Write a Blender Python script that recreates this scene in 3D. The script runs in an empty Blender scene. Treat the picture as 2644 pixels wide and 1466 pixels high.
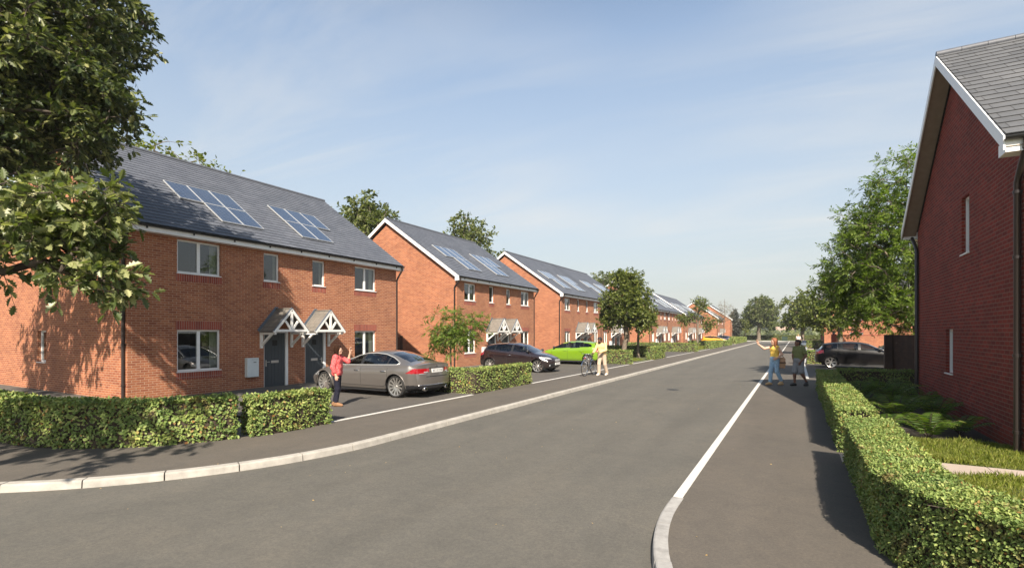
import bpy, math, random
import numpy as np
from mathutils import Vector, Matrix
R = math.radians
scene = bpy.context.scene
COL = scene.collection
random.seed(7)
rng = np.random.default_rng(7)

# ------------------------------------------------------------------ objects
def link(o, parent=None):
    COL.objects.link(o)
    if parent is not None:
        o.parent = parent
    return o

def tag(o, label=None, cat=None, group=None, kind=None):
    if label: o['label'] = label
    if cat: o['category'] = cat
    if group: o['group'] = group
    if kind: o['kind'] = kind
    return o

def thing(name, label, cat, loc=(0, 0, 0), rz=0.0, group=None):
    o = bpy.data.objects.new(name, None)
    o.empty_display_size = 0.3
    o.location = loc
    o.rotation_euler = (0, 0, rz)
    link(o)
    return tag(o, label, cat, group)

def copy_tree(o, parent=None):
    c = o.copy()
    COL.objects.link(c)
    c.parent = parent
    for ch in list(o.children):
        copy_tree(ch, c)
    return c

def npmesh(name, V, polys_n, loops, mats, parent=None, smooth=False, pmat=None):
    """mesh object from flat numpy data: V (n,3), polys_n loop totals, loops vertex ids"""
    me = bpy.data.meshes.new(name)
    V = np.asarray(V, dtype=np.float32)
    loops = np.asarray(loops, dtype=np.int32)
    polys_n = np.asarray(polys_n, dtype=np.int32)
    me.vertices.add(len(V)); me.vertices.foreach_set('co', V.ravel())
    me.loops.add(len(loops)); me.loops.foreach_set('vertex_index', loops)
    me.polygons.add(len(polys_n))
    st = np.zeros(len(polys_n), dtype=np.int32); st[1:] = np.cumsum(polys_n)[:-1]
    me.polygons.foreach_set('loop_start', st)
    if not isinstance(mats, (list, tuple)): mats = [mats]
    for m in mats: me.materials.append(m)
    if pmat is not None:
        me.polygons.foreach_set('material_index', np.asarray(pmat, dtype=np.int32))
    if smooth:
        me.polygons.foreach_set('use_smooth', np.ones(len(polys_n), dtype=bool))
    me.update(calc_edges=True)
    o = bpy.data.objects.new(name, me)
    return link(o, parent)

class MB:
    def __init__(s):
        s.v = []; s.f = []; s.m = []
    def quad(s, *p, m=0):
        b = len(s.v); s.v += [tuple(q) for q in p]; s.f.append(tuple(range(b, b + len(p)))); s.m.append(m)
    def box(s, x0, x1, y0, y1, z0, z1, m=0):
        b = len(s.v)
        s.v += [(x0, y0, z0), (x1, y0, z0), (x1, y1, z0), (x0, y1, z0), (x0, y0, z1), (x1, y0, z1), (x1, y1, z1), (x0, y1, z1)]
        for f in ((3, 2, 1, 0), (4, 5, 6, 7), (0, 1, 5, 4), (1, 2, 6, 5), (2, 3, 7, 6), (3, 0, 4, 7)):
            s.f.append(tuple(b + i for i in f)); s.m.append(m)
    def bar(s, a, b, w, h, up=(0, 0, 1), m=0):
        """rectangular bar from a to b, width w (sideways), height h (along up)"""
        a = Vector(a); b = Vector(b); d = (b - a).normalized(); u = Vector(up)
        x = d.cross(u)
        if x.length < 1e-4: x = d.cross(Vector((1, 0, 0)))
        x.normalize(); u = x.cross(d).normalized()
        n = len(s.v)
        for p in (a, b):
            for sx, sz in ((-1, -1), (1, -1), (1, 1), (-1, 1)):
                s.v.append(tuple(p + x * (sx * w / 2) + u * (sz * h / 2)))
        for f in ((3, 2, 1, 0), (4, 5, 6, 7), (0, 1, 5, 4), (1, 2, 6, 5), (2, 3, 7, 6), (3, 0, 4, 7)):
            s.f.append(tuple(n + i for i in f)); s.m.append(m)
    def prism(s, poly, fn, t0, t1, m=0):
        """poly of 2D points, fn(u, v, t) -> 3D"""
        n = len(poly); b = len(s.v)
        for t in (t0, t1):
            s.v += [tuple(fn(u, v, t)) for u, v in poly]
        s.f.append(tuple(range(b + n - 1, b - 1, -1))); s.m.append(m)
        s.f.append(tuple(range(b + n, b + 2 * n))); s.m.append(m)
        for i in range(n):
            j = (i + 1) % n
            s.f.append((b + i, b + j, b + n + j, b + n + i)); s.m.append(m)
    def tube(s, pts, r, n=8, caps=True, closed=False, m=0):
        pts = [Vector(p) for p in pts]; k = len(pts)
        rr = r if isinstance(r, (list, tuple)) else [r] * k
        b = len(s.v); prev = None
        for i, p in enumerate(pts):
            if closed: d = pts[(i + 1) % k] - pts[i - 1]
            else: d = pts[min(i + 1, k - 1)] - pts[max(i - 1, 0)]
            d = d.normalized() if d.length > 1e-9 else Vector((0, 0, 1))
            if prev is None:
                a = Vector((0, 0, 1)) if abs(d.z) < .9 else Vector((1, 0, 0))
                x = d.cross(a).normalized()
            else:
                x = prev - d * prev.dot(d)
                x = x.normalized() if x.length > 1e-6 else d.orthogonal().normalized()
            prev = x; y = d.cross(x)
            for q in range(n):
                t = 2 * math.pi * q / n
                s.v.append(tuple(p + (x * math.cos(t) + y * math.sin(t)) * rr[i]))
        for i in range(k if closed else k - 1):
            i2 = (i + 1) % k
            for q in range(n):
                q2 = (q + 1) % n
                s.f.append((b + i * n + q, b + i * n + q2, b + i2 * n + q2, b + i2 * n + q)); s.m.append(m)
        if caps and not closed:
            s.f.append(tuple(b + q for q in range(n - 1, -1, -1))); s.m.append(m)
            s.f.append(tuple(b + (k - 1) * n + q for q in range(n))); s.m.append(m)
    def lathe(s, prof, n=24, axis='y', c=(0, 0, 0), m=0):
        """prof list of (radius, along); revolves about the axis through c"""
        b = len(s.v); k = len(prof)
        for r, h in prof:
            for q in range(n):
                t = 2 * math.pi * q / n; a, e = r * math.cos(t), r * math.sin(t)
                if axis == 'y': p = (a, h, e)
                elif axis == 'x': p = (h, a, e)
                else: p = (a, e, h)
                s.v.append((p[0] + c[0], p[1] + c[1], p[2] + c[2]))
        for i in range(k - 1):
            for q in range(n):
                q2 = (q + 1) % n
                s.f.append((b + i * n + q, b + i * n + q2, b + (i + 1) * n + q2, b + (i + 1) * n + q)); s.m.append(m)
    def build(s, name, mats, parent=None, smooth=False, sharp=None, bevel=0.0):
        me = bpy.data.meshes.new(name)
        me.from_pydata(s.v, [], s.f)
        if not isinstance(mats, (list, tuple)): mats = [mats]
        for q in mats: me.materials.append(q)
        if len(mats) > 1: me.polygons.foreach_set('material_index', s.m)
        if smooth:
            me.polygons.foreach_set('use_smooth', [True] * len(s.f))
            if sharp: me.set_sharp_from_angle(angle=R(sharp))
        me.update()
        o = bpy.data.objects.new(name, me)
        if bevel:
            b = o.modifiers.new('bevel', 'BEVEL'); b.width = bevel; b.segments = 2; b.limit_method = 'ANGLE'
        return link(o, parent)

def ease(t):
    t = np.clip(t, 0, 1); return t * t * (3 - 2 * t)

# ------------------------------------------------------------------ materials
def newmat(name):
    m = bpy.data.materials.new(name); m.use_nodes = True
    nt = m.node_tree
    return m, nt, nt.nodes['Principled BSDF'], nt.nodes['Material Output']

def N(nt, typ, **kw):
    n = nt.nodes.new(typ)
    for k, v in kw.items():
        if k in n.inputs: n.inputs[k].default_value = v
        else: setattr(n, k, v)
    return n

def ramp(nt, stops):
    r = nt.nodes.new('ShaderNodeValToRGB'); e = r.color_ramp.elements
    while len(e) < len(stops): e.new(0.5)
    for q, (p, c) in zip(e, stops):
        q.position = p; q.color = (c[0], c[1], c[2], 1)
    return r

def plain(name, col, rough=.5, metal=0.0, spec=.5, coat=0.0, var=0.0, vscale=6.0, bump=0.0, bscale=60.0):
    m, nt, p, out = newmat(name)
    p.inputs['Base Color'].default_value = (*col, 1)
    p.inputs['Roughness'].default_value = rough
    p.inputs['Metallic'].default_value = metal
    p.inputs['Specular IOR Level'].default_value = spec
    p.inputs['Coat Weight'].default_value = coat
    p.inputs['Coat Roughness'].default_value = .03
    if var or bump:
        tc = N(nt, 'ShaderNodeTexCoord')
    if var:
        no = N(nt, 'ShaderNodeTexNoise', Scale=vscale, Detail=5.0, Roughness=.6)
        nt.links.new(tc.outputs['Object'], no.inputs['Vector'])
        r = ramp(nt, [(.3, [c * (1 - var) for c in col]), (.7, [min(1, c * (1 + var)) for c in col])])
        nt.links.new(no.outputs['Fac'], r.inputs['Fac']); nt.links.new(r.outputs['Color'], p.inputs['Base Color'])
    if bump:
        nb = N(nt, 'ShaderNodeTexNoise', Scale=bscale, Detail=4.0)
        nt.links.new(tc.outputs['Object'], nb.inputs['Vector'])
        b = N(nt, 'ShaderNodeBump', Strength=bump, Distance=.01)
        nt.links.new(nb.outputs['Fac'], b.inputs['Height']); nt.links.new(b.outputs['Normal'], p.inputs['Normal'])
    return m

def brick_mat(name, c1, c2, mortar, bw=.235, bh=.075, soldier=False):
    m, nt, p, out = newmat(name)
    L = nt.links.new
    tc = N(nt, 'ShaderNodeTexCoord'); sx = N(nt, 'ShaderNodeSeparateXYZ'); L(tc.outputs['Object'], sx.inputs[0])
    ad = N(nt, 'ShaderNodeMath', operation='ADD'); L(sx.outputs['X'], ad.inputs[0]); L(sx.outputs['Y'], ad.inputs[1])
    cb = N(nt, 'ShaderNodeCombineXYZ')
    if soldier: L(sx.outputs['Z'], cb.inputs['X']); L(ad.outputs[0], cb.inputs['Y'])
    else: L(ad.outputs[0], cb.inputs['X']); L(sx.outputs['Z'], cb.inputs['Y'])
    br = N(nt, 'ShaderNodeTexBrick'); br.offset = 0 if soldier else .5
    br.inputs['Scale'].default_value = 1; br.inputs['Brick Width'].default_value = .5 if soldier else bw
    br.inputs['Row Height'].default_value = bh; br.inputs['Mortar Size'].default_value = .0085
    br.inputs['Mortar Smooth'].default_value = .25; br.inputs['Bias'].default_value = -.1
    br.inputs['Color1'].default_value = (*c1, 1); br.inputs['Color2'].default_value = (*c2, 1); br.inputs['Mortar'].default_value = (*mortar, 1)
    L(cb.outputs[0], br.inputs['Vector'])
    no = N(nt, 'ShaderNodeTexNoise', Scale=.9, Detail=6.0, Roughness=.65); L(tc.outputs['Object'], no.inputs['Vector'])
    n2 = N(nt, 'ShaderNodeTexNoise', Scale=26.0, Detail=3.0); L(tc.outputs['Object'], n2.inputs['Vector'])
    r1 = ramp(nt, [(.25, (.80, .78, .78)), (.75, (1.18, 1.15, 1.12))]); L(no.outputs['Fac'], r1.inputs['Fac'])
    r2 = ramp(nt, [(.3, (.84, .84, .84)), (.7, (1.14, 1.14, 1.14))]); L(n2.outputs['Fac'], r2.inputs['Fac'])
    m1 = N(nt, 'ShaderNodeMix', data_type='RGBA', blend_type='MULTIPLY'); m1.inputs[0].default_value = 1
    L(br.outputs['Color'], m1.inputs[6]); L(r1.outputs['Color'], m1.inputs[7])
    m2 = N(nt, 'ShaderNodeMix', data_type='RGBA', blend_type='MULTIPLY'); m2.inputs[0].default_value = 1
    L(m1.outputs[2], m2.inputs[6]); L(r2.outputs['Color'], m2.inputs[7]); L(m2.outputs[2], p.inputs['Base Color'])
    inv = N(nt, 'ShaderNodeMath', operation='SUBTRACT'); inv.inputs[0].default_value = 1; L(br.outputs['Fac'], inv.inputs[1])
    ah = N(nt, 'ShaderNodeMath', operation='MULTIPLY_ADD'); L(n2.outputs['Fac'], ah.inputs[0]); ah.inputs[1].default_value = .5; L(inv.outputs[0], ah.inputs[2])
    b = N(nt, 'ShaderNodeBump', Strength=.7, Distance=.008); L(ah.outputs[0], b.inputs['Height']); L(b.outputs['Normal'], p.inputs['Normal'])
    p.inputs['Roughness'].default_value = .88; p.inputs['Specular IOR Level'].default_value = .25
    return m

def slate_mat(name, c1, c2, line, w=.42, axis='Y', sl=.568, off=-.045):
    """slates: courses are real steps in the mesh; the joints between neighbours are texture"""
    m, nt, p, out = newmat(name); L = nt.links.new
    tc = N(nt, 'ShaderNodeTexCoord'); sx = N(nt, 'ShaderNodeSeparateXYZ'); L(tc.outputs['Object'], sx.inputs[0])
    cb = N(nt, 'ShaderNodeCombineXYZ'); L(sx.outputs['Y' if axis == 'Y' else 'X'], cb.inputs['X'])
    dv = N(nt, 'ShaderNodeMath', operation='MULTIPLY_ADD'); L(sx.outputs['Z'], dv.inputs[0]); dv.inputs[1].default_value = 1 / sl; dv.inputs[2].default_value = off
    L(dv.outputs[0], cb.inputs['Y'])
    br = N(nt, 'ShaderNodeTexBrick'); br.offset = .5
    for k, v in (('Scale', 1), ('Brick Width', w), ('Row Height', .255), ('Mortar Size', .006), ('Mortar Smooth', .1), ('Bias', 0.0)):
        br.inputs[k].default_value = v
    br.inputs['Color1'].default_value = (*c1, 1); br.inputs['Color2'].default_value = (*c2, 1); br.inputs['Mortar'].default_value = (*line, 1)
    L(cb.outputs[0], br.inputs['Vector'])
    no = N(nt, 'ShaderNodeTexNoise', Scale=1.2, Detail=7.0, Roughness=.7); L(tc.outputs['Object'], no.inputs['Vector'])
    r1 = ramp(nt, [(.3, (.82, .82, .82)), (.7, (1.2, 1.18, 1.15))]); L(no.outputs['Fac'], r1.inputs['Fac'])
    m1 = N(nt, 'ShaderNodeMix', data_type='RGBA', blend_type='MULTIPLY'); m1.inputs[0].default_value = 1
    L(br.outputs['Color'], m1.inputs[6]); L(r1.outputs['Color'], m1.inputs[7]); L(m1.outputs[2], p.inputs['Base Color'])
    n3 = N(nt, 'ShaderNodeTexNoise', Scale=18.0, Detail=4.0); L(tc.outputs['Object'], n3.inputs['Vector'])
    b = N(nt, 'ShaderNodeBump', Strength=.25, Distance=.01); L(n3.outputs['Fac'], b.inputs['Height']); L(b.outputs['Normal'], p.inputs['Normal'])
    p.inputs['Roughness'].default_value = .55; p.inputs['Specular IOR Level'].default_value = .35
    return m

def asphalt_mat(name, c, speck=.35):
    m, nt, p, out = newmat(name); L = nt.links.new
    tc = N(nt, 'ShaderNodeTexCoord')
    a = N(nt, 'ShaderNodeTexNoise', Scale=170.0, Detail=3.0, Roughness=.7); L(tc.outputs['Object'], a.inputs['Vector'])
    b = N(nt, 'ShaderNodeTexNoise', Scale=.55, Detail=7.0, Roughness=.62, Distortion=.6); L(tc.outputs['Object'], b.inputs['Vector'])
    mp = N(nt, 'ShaderNodeMapping'); mp.inputs['Scale'].default_value = (2.2, .16, 1); L(tc.outputs['Object'], mp.inputs['Vector'])
    c3 = N(nt, 'ShaderNodeTexNoise', Scale=.8, Detail=4.0); L(mp.outputs[0], c3.inputs['Vector'])
    vo = N(nt, 'ShaderNodeTexVoronoi', Scale=2.1); L(tc.outputs['Object'], vo.inputs['Vector'])
    g2 = N(nt, 'ShaderNodeTexNoise', Scale=34.0, Detail=5.0, Roughness=.75); L(tc.outputs['Object'], g2.inputs['Vector'])
    r4 = ramp(nt, [(.30, (.80, .80, .81)), (.5, (1, 1, 1)), (.70, (1.22, 1.20, 1.17))]); L(g2.outputs['Fac'], r4.inputs['Fac'])
    g3 = N(nt, 'ShaderNodeTexNoise', Scale=4.2, Detail=6.0, Roughness=.7, Distortion=1.2); L(tc.outputs['Object'], g3.inputs['Vector'])
    r5 = ramp(nt, [(.30, (.90, .90, .91)), (.5, (1, 1, 1)), (.72, (1.12, 1.10, 1.07))]); L(g3.outputs['Fac'], r5.inputs['Fac'])
    r0 = ramp(nt, [(.25, [q * (1 - speck) for q in c]), (.75, [q * (1 + speck) for q in c])]); L(a.outputs['Fac'], r0.inputs['Fac'])
    r1 = ramp(nt, [(.28, (.88, .89, .90)), (.5, (1.0, 1.0, 1.0)), (.72, (1.10, 1.075, 1.05))]); L(b.outputs['Fac'], r1.inputs['Fac'])
    r2 = ramp(nt, [(.3, (.93, .93, .93)), (.7, (1.07, 1.07, 1.07))]); L(c3.outputs['Fac'], r2.inputs['Fac'])
    r3 = ramp(nt, [(.012, (2.6, 2.4, 2.1)), (.02, (1, 1, 1))]); L(vo.outputs['Distance'], r3.inputs['Fac'])
    col = r0.outputs['Color']
    for r in (r1, r2, r3, r4, r5):
        mx = N(nt, 'ShaderNodeMix', data_type='RGBA', blend_type='MULTIPLY'); mx.inputs[0].default_value = 1
        L(col, mx.inputs[6]); L(r.outputs['Color'], mx.inputs[7]); col = mx.outputs[2]
    L(col, p.inputs['Base Color'])
    bm = N(nt, 'ShaderNodeBump', Strength=.5, Distance=.006); L(a.outputs['Fac'], bm.inputs['Height']); L(bm.outputs['Normal'], p.inputs['Normal'])
    p.inputs['Roughness'].default_value = .9; p.inputs['Specular IOR Level'].default_value = .3
    return m

def leaf_mat(name, stops, trans=.35, rough=.45, spec=.35, tcol=None, patch=False):
    m, nt, p, out = newmat(name); L = nt.links.new
    g = N(nt, 'ShaderNodeNewGeometry')
    r = ramp(nt, stops); r.color_ramp.interpolation = 'LINEAR'
    L(g.outputs['Random Per Island'], r.inputs['Fac'])
    class _C: pass
    if patch:
        # dry and dark patches some 10 to 30 cm across
        tc = N(nt, 'ShaderNodeTexCoord'); n1 = N(nt, 'ShaderNodeTexNoise', Scale=3.6, Detail=3.0, Roughness=.6); L(tc.outputs['Object'], n1.inputs['Vector'])
        n2 = N(nt, 'ShaderNodeTexNoise', Scale=1.5, Detail=4.0); L(tc.outputs['Object'], n2.inputs['Vector'])
        f1 = ramp(nt, [(.60, (0, 0, 0)), (.70, (.75, .75, .75))]); L(n1.outputs['Fac'], f1.inputs['Fac'])
        r2 = ramp(nt, [(.3, (.62, .72, .70)), (.55, (1, 1, 1)), (.75, (1.15, 1.08, .95))]); L(n2.outputs['Fac'], r2.inputs['Fac'])
        mm = N(nt, 'ShaderNodeMix', data_type='RGBA', blend_type='MULTIPLY'); mm.inputs[0].default_value = 1; L(r.outputs['Color'], mm.inputs[6]); L(r2.outputs['Color'], mm.inputs[7])
        mb_ = N(nt, 'ShaderNodeMix', data_type='RGBA'); L(f1.outputs['Color'], mb_.inputs[0]); L(mm.outputs[2], mb_.inputs[6]); mb_.inputs[7].default_value = (.20, .135, .06, 1)
        r = _C(); r.outputs = {'Color': mb_.outputs[2]}
    L(r.outputs['Color'], p.inputs['Base Color'])
    p.inputs['Roughness'].default_value = rough; p.inputs['Specular IOR Level'].default_value = spec
    t = N(nt, 'ShaderNodeBsdfTranslucent')
    hm = N(nt, 'ShaderNodeMix', data_type='RGBA', blend_type='MULTIPLY'); hm.inputs[0].default_value = 1
    L(r.outputs['Color'], hm.inputs[6]); hm.inputs[7].default_value = (*(tcol or (1.5, 1.7, .7)), 1)
    L(hm.outputs[2], t.inputs['Color'])
    mx = N(nt, 'ShaderNodeMixShader'); mx.inputs[0].default_value = trans
    L(p.outputs[0], mx.inputs[1]); L(t.outputs[0], mx.inputs[2]); L(mx.outputs[0], out.inputs['Surface'])
    return m

def glass_mat(name, tint, refl=1.0, ior=1.6, rough=.01):
    m, nt, p, out = newmat(name); L = nt.links.new
    nt.nodes.remove(p)
    tr = N(nt, 'ShaderNodeBsdfTransparent'); tr.inputs[0].default_value = (*tint, 1)
    gl = N(nt, 'ShaderNodeBsdfGlossy'); gl.inputs['Roughness'].default_value = rough; gl.inputs[0].default_value = (.95, .97, 1, 1)
    fr = N(nt, 'ShaderNodeFresnel'); ge = N(nt, 'ShaderNodeNewGeometry'); io = N(nt, 'ShaderNodeMapRange'); L(ge.outputs['Backfacing'], io.inputs[0]); io.inputs[3].default_value = ior; io.inputs[4].default_value = 1 / ior; L(io.outputs[0], fr.inputs['IOR'])
    mu = N(nt, 'ShaderNodeMath', operation='MULTIPLY'); mu.use_clamp = True; mu.inputs[1].default_value = refl; L(fr.outputs[0], mu.inputs[0])
    mx = N(nt, 'ShaderNodeMixShader'); L(mu.outputs[0], mx.inputs[0]); L(tr.outputs[0], mx.inputs[1]); L(gl.outputs[0], mx.inputs[2])
    L(mx.outputs[0], out.inputs['Surface'])
    return m

def paint_mat(name, col, metal=.0, rough=.3, coat=1.0, spec=.5):
    m, nt, p, out = newmat(name); L = nt.links.new
    p.inputs['Base Color'].default_value = (*col, 1); p.inputs['Metallic'].default_value = metal
    p.inputs['Roughness'].default_value = rough; p.inputs['Coat Weight'].default_value = coat; p.inputs['Coat Roughness'].default_value = .03; p.inputs['Specular IOR Level'].default_value = spec
    tc = N(nt, 'ShaderNodeTexCoord'); sx = N(nt, 'ShaderNodeSeparateXYZ'); L(tc.outputs['Object'], sx.inputs[0])
    # road dust thrown up along the sills
    no = N(nt, 'ShaderNodeTexNoise', Scale=5.0, Detail=5.0); L(tc.outputs['Object'], no.inputs['Vector'])
    mr = N(nt, 'ShaderNodeMapRange'); mr.inputs[1].default_value = .75; mr.inputs[2].default_value = .15; mr.inputs[3].default_value = 0; mr.inputs[4].default_value = .16
    L(sx.outputs['Z'], mr.inputs[0])
    mu = N(nt, 'ShaderNodeMath', operation='MULTIPLY'); L(mr.outputs[0], mu.inputs[0]); L(no.outputs['Fac'], mu.inputs[1])
    mx = N(nt, 'ShaderNodeMix', data_type='RGBA'); L(mu.outputs[0], mx.inputs[0]); mx.inputs[6].default_value = (*col, 1); mx.inputs[7].default_value = (.16, .13, .10, 1)
    L(mx.outputs[2], p.inputs['Base Color'])
    ro = N(nt, 'ShaderNodeMath', operation='MULTIPLY_ADD'); L(mu.outputs[0], ro.inputs[0]); ro.inputs[1].default_value = .8; ro.inputs[2].default_value = rough
    L(ro.outputs[0], p.inputs['Roughness'])
    return m

M = {}
M['brick'] = brick_mat('orange_red_brick', (.385, .146, .070), (.245, .074, .040), (.46, .30, .20))
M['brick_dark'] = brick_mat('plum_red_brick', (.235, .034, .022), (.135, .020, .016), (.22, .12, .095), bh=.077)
M['soldier'] = brick_mat('soldier_brick', (.34, .080, .048), (.22, .046, .034), (.34, .24, .19), bh=.075, soldier=True)
M['slate'] = slate_mat('grey_slate', (.094, .103, .124), (.114, .123, .146), (.035, .036, .042))
M['slate_light'] = slate_mat('weathered_slate', (.085, .088, .094), (.115, .118, .124), (.035, .033, .032), w=.46, sl=.6026, off=-.056)
M['porch_tile'] = slate_mat('porch_tile', (.15, .138, .12), (.18, .165, .145), (.075, .07, .062), w=.30, axis='X')
M['ridge'] = plain('ridge_tile', (.085, .09, .105), .55, var=.2)
M['upvc'] = plain('white_upvc', (.80, .79, .77), .35, var=.03)
M['timber_white'] = plain('white_painted_timber', (.78, .76, .72), .5, var=.05)
M['black_plastic'] = plain('black_plastic', (.018, .018, .020), .35, spec=.5)
M['lead'] = plain('lead_flashing', (.10, .12, .15), .5, var=.15)
M['door'] = plain('slate_grey_door', (.040, .050, .060), .38, var=.06, vscale=3)
M['steel'] = plain('brushed_steel', (.6, .6, .6), .3, metal=1)
M['meter'] = plain('grey_white_grp', (.62, .66, .66), .45, var=.04)
M['dark'] = plain('dark_void', (.012, .012, .013), .7)
M['curtain'] = plain('pale_curtain', (.62, .58, .50), .9, var=.08, vscale=14)
M['glass'] = glass_mat('window_glass', (.48, .52, .50), refl=2.3, ior=1.55)
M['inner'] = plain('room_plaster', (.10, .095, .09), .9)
M['asphalt'] = asphalt_mat('road_asphalt', (.104, .098, .085))
M['asphalt_path'] = asphalt_mat('pavement_asphalt', (.100, .088, .074), .3)
M['asphalt_drive'] = asphalt_mat('driveway_asphalt', (.088, .080, .071), .3)
M['white_line'] = plain('worn_white_paint', (.56, .54, .50), .7, var=.14, vscale=9)
M['concrete'] = plain('kerb_concrete', (.365, .34, .30), .85, var=.2, vscale=5, bump=.4, bscale=90)
M['concrete_grey'] = plain('grey_kerb_concrete', (.30, .29, .275), .88, var=.25, vscale=6, bump=.5, bscale=90)
M['soffit'] = plain('brown_soffit', (.30, .235, .185), .7, var=.1)
M['downpipe'] = plain('dark_brown_downpipe', (.030, .022, .020), .35)
M['edging'] = plain('edging_concrete', (.36, .34, .31), .9, var=.2, vscale=5, bump=.4)
M['slab'] = plain('path_slab', (.37, .305, .25), .88, var=.1, vscale=3, bump=.3)
M['grassbase'] = plain('soil_and_thatch', (.075, .085, .028), .95, var=.4, vscale=5)
M['soil'] = plain('dark_soil', (.035, .027, .019), .95, var=.3, vscale=9, bump=.6)
M['timber_dark'] = plain('dark_stained_timber', (.042, .020, .012), .75, var=.35, vscale=7, bump=.5, bscale=40)
M['panel'] = plain('blue_silicon', (.02, .035, .075), .18, coat=1.0)
M['alu'] = plain('anodised_aluminium', (.72, .72, .70), .35, metal=.6)
M['chrome'] = plain('chrome', (.75, .75, .76), .12, metal=1)
M['tyre'] = plain('tyre_rubber', (.022, .021, .020), .8, bump=.2, bscale=80)
M['alloy'] = plain('silver_alloy', (.58, .56, .53), .28, metal=.85)
M['seat'] = plain('seat_cloth', (.035, .035, .038), .85)
M['red_lens'] = plain('red_lens', (.27, .006, .010), .15, coat=1)
M['clear_lens'] = plain('clear_lens', (.36, .37, .38), .12, coat=1)
M['amber_lens'] = plain('amber_lens', (.55, .17, .02), .2, coat=1)
M['plate_w'] = plain('plate_white', (.72, .71, .68), .4)
M['ink'] = plain('plate_ink', (.16, .15, .15), .5)
M['car_glass'] = glass_mat('car_glass', (.26, .29, .28), refl=1.6, ior=1.5)
M['bark'] = plain('grey_brown_bark', (.16, .125, .092), .9, var=.4, vscale=7, bump=.8, bscale=25)
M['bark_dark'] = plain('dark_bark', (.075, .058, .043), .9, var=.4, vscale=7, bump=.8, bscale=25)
M['twig'] = plain('hedge_twig', (.045, .032, .020), .95, var=.4, vscale=20)

def solar_mat():
    m, nt, p, out = newmat('solar_cells'); L = nt.links.new
    tc = N(nt, 'ShaderNodeTexCoord'); sx = N(nt, 'ShaderNodeSeparateXYZ'); L(tc.outputs['Object'], sx.inputs[0])
    dv = N(nt, 'ShaderNodeMath', operation='MULTIPLY'); L(sx.outputs['Z'], dv.inputs[0]); dv.inputs[1].default_value = 1 / .57
    cb = N(nt, 'ShaderNodeCombineXYZ'); L(sx.outputs['Y'], cb.inputs['X']); L(dv.outputs[0], cb.inputs['Y'])
    br = N(nt, 'ShaderNodeTexBrick'); br.offset = 0
    for k, v in (('Scale', 1), ('Brick Width', .156), ('Row Height', .156), ('Mortar Size', .008), ('Mortar Smooth', .1)):
        br.inputs[k].default_value = v
    br.inputs['Color1'].default_value = (.022, .036, .070, 1); br.inputs['Color2'].default_value = (.028, .044, .084, 1); br.inputs['Mortar'].default_value = (.10, .13, .18, 1)
    L(cb.outputs[0], br.inputs['Vector']); L(br.outputs['Color'], p.inputs['Base Color'])
    p.inputs['Roughness'].default_value = .25; p.inputs['Coat Weight'].default_value = 1; p.inputs['Coat Roughness'].default_value = .02
    return m
M['solar'] = solar_mat()
G1 = lambda k: [(0, (.030 * k, .050 * k, .012 * k)), (.5, (.062 * k, .088 * k, .020 * k)), (.85, (.10 * k, .12 * k, .030 * k)), (1, (.14 * k, .145 * k, .045 * k))]
M['hedge'] = leaf_mat('box_hedge_leaf', [(0, (.12, .175, .046)), (.45, (.20, .262, .070)), (.80, (.275, .325, .095)), (.945, (.36, .36, .13)), (.970, (.30, .19, .06)), (1, (.24, .10, .035))], .12, rough=.55, spec=.25, patch=True)
M['oak'] = leaf_mat('lobed_leaf_sunlit', [(0, (.060, .085, .025)), (.5, (.125, .150, .048)), (.82, (.25, .265, .11)), (1, (.42, .41, .21))], .30, rough=.4, spec=.45)  # pale upper stops paint sunlit leaves into the colour
M['oak_shaded'] = leaf_mat('lobed_leaf_shaded', [(0, (.030, .048, .015)), (.5, (.070, .092, .027)), (.8, (.15, .17, .06)), (1, (.33, .32, .14))], .25, rough=.4, spec=.45)  # darker copy of the same leaf: crown shade and few lit leaves painted in
M['ash'] = leaf_mat('ash_leaf', [(0, (.065, .110, .018)), (.6, (.13, .19, .03)), (1, (.22, .27, .06))], .42)
M['maple'] = leaf_mat('street_tree_leaf', [(0, (.065, .090, .022)), (.6, (.125, .150, .034)), (1, (.21, .22, .055))], .35)
M['backtree'] = leaf_mat('far_tree_leaf', [(0, (.075, .098, .034)), (.6, (.130, .150, .052)), (1, (.20, .21, .08))], .35)
M['sunny'] = leaf_mat('yellow_green_leaf', [(0, (.09, .115, .028)), (.6, (.15, .17, .042)), (1, (.22, .22, .07))], .45)
M['conifer'] = leaf_mat('grey_conifer_needle', [(0, (.040, .044, .034)), (1, (.085, .088, .066))], .15)
M['fern'] = leaf_mat('fern_frond', [(0, (.050, .10, .012)), (.7, (.10, .165, .02)), (1, (.19, .22, .04))], .4)
M['grass'] = leaf_mat('lawn_blade', [(0, (.15, .19, .03)), (.6, (.25, .28, .05)), (1, (.36, .34, .11))], .4)
M['dryleaf'] = leaf_mat('fallen_leaf', [(0, (.35, .22, .08)), (1, (.5, .38, .18))], .2)
# ------------------------------------------------------------------ setting
def grid_sheet(name, xs, ys, zf, mat, kind='structure', smooth=True):
    xs = np.asarray(xs, float); ys = np.asarray(ys, float)
    X, Y = np.meshgrid(xs, ys, indexing='ij')
    Z = zf(X, Y)
    V = np.stack([X, Y, Z], -1).reshape(-1, 3)
    nx, ny = len(xs), len(ys)
    i, j = np.meshgrid(np.arange(nx - 1), np.arange(ny - 1), indexing='ij')
    a = (i * ny + j).ravel()
    loops = np.stack([a, a + ny, a + ny + 1, a + 1], -1).ravel()
    o = npmesh(name, V, np.full(len(a), 4), loops, mat, smooth=smooth)
    return tag(o, kind=kind)

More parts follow.
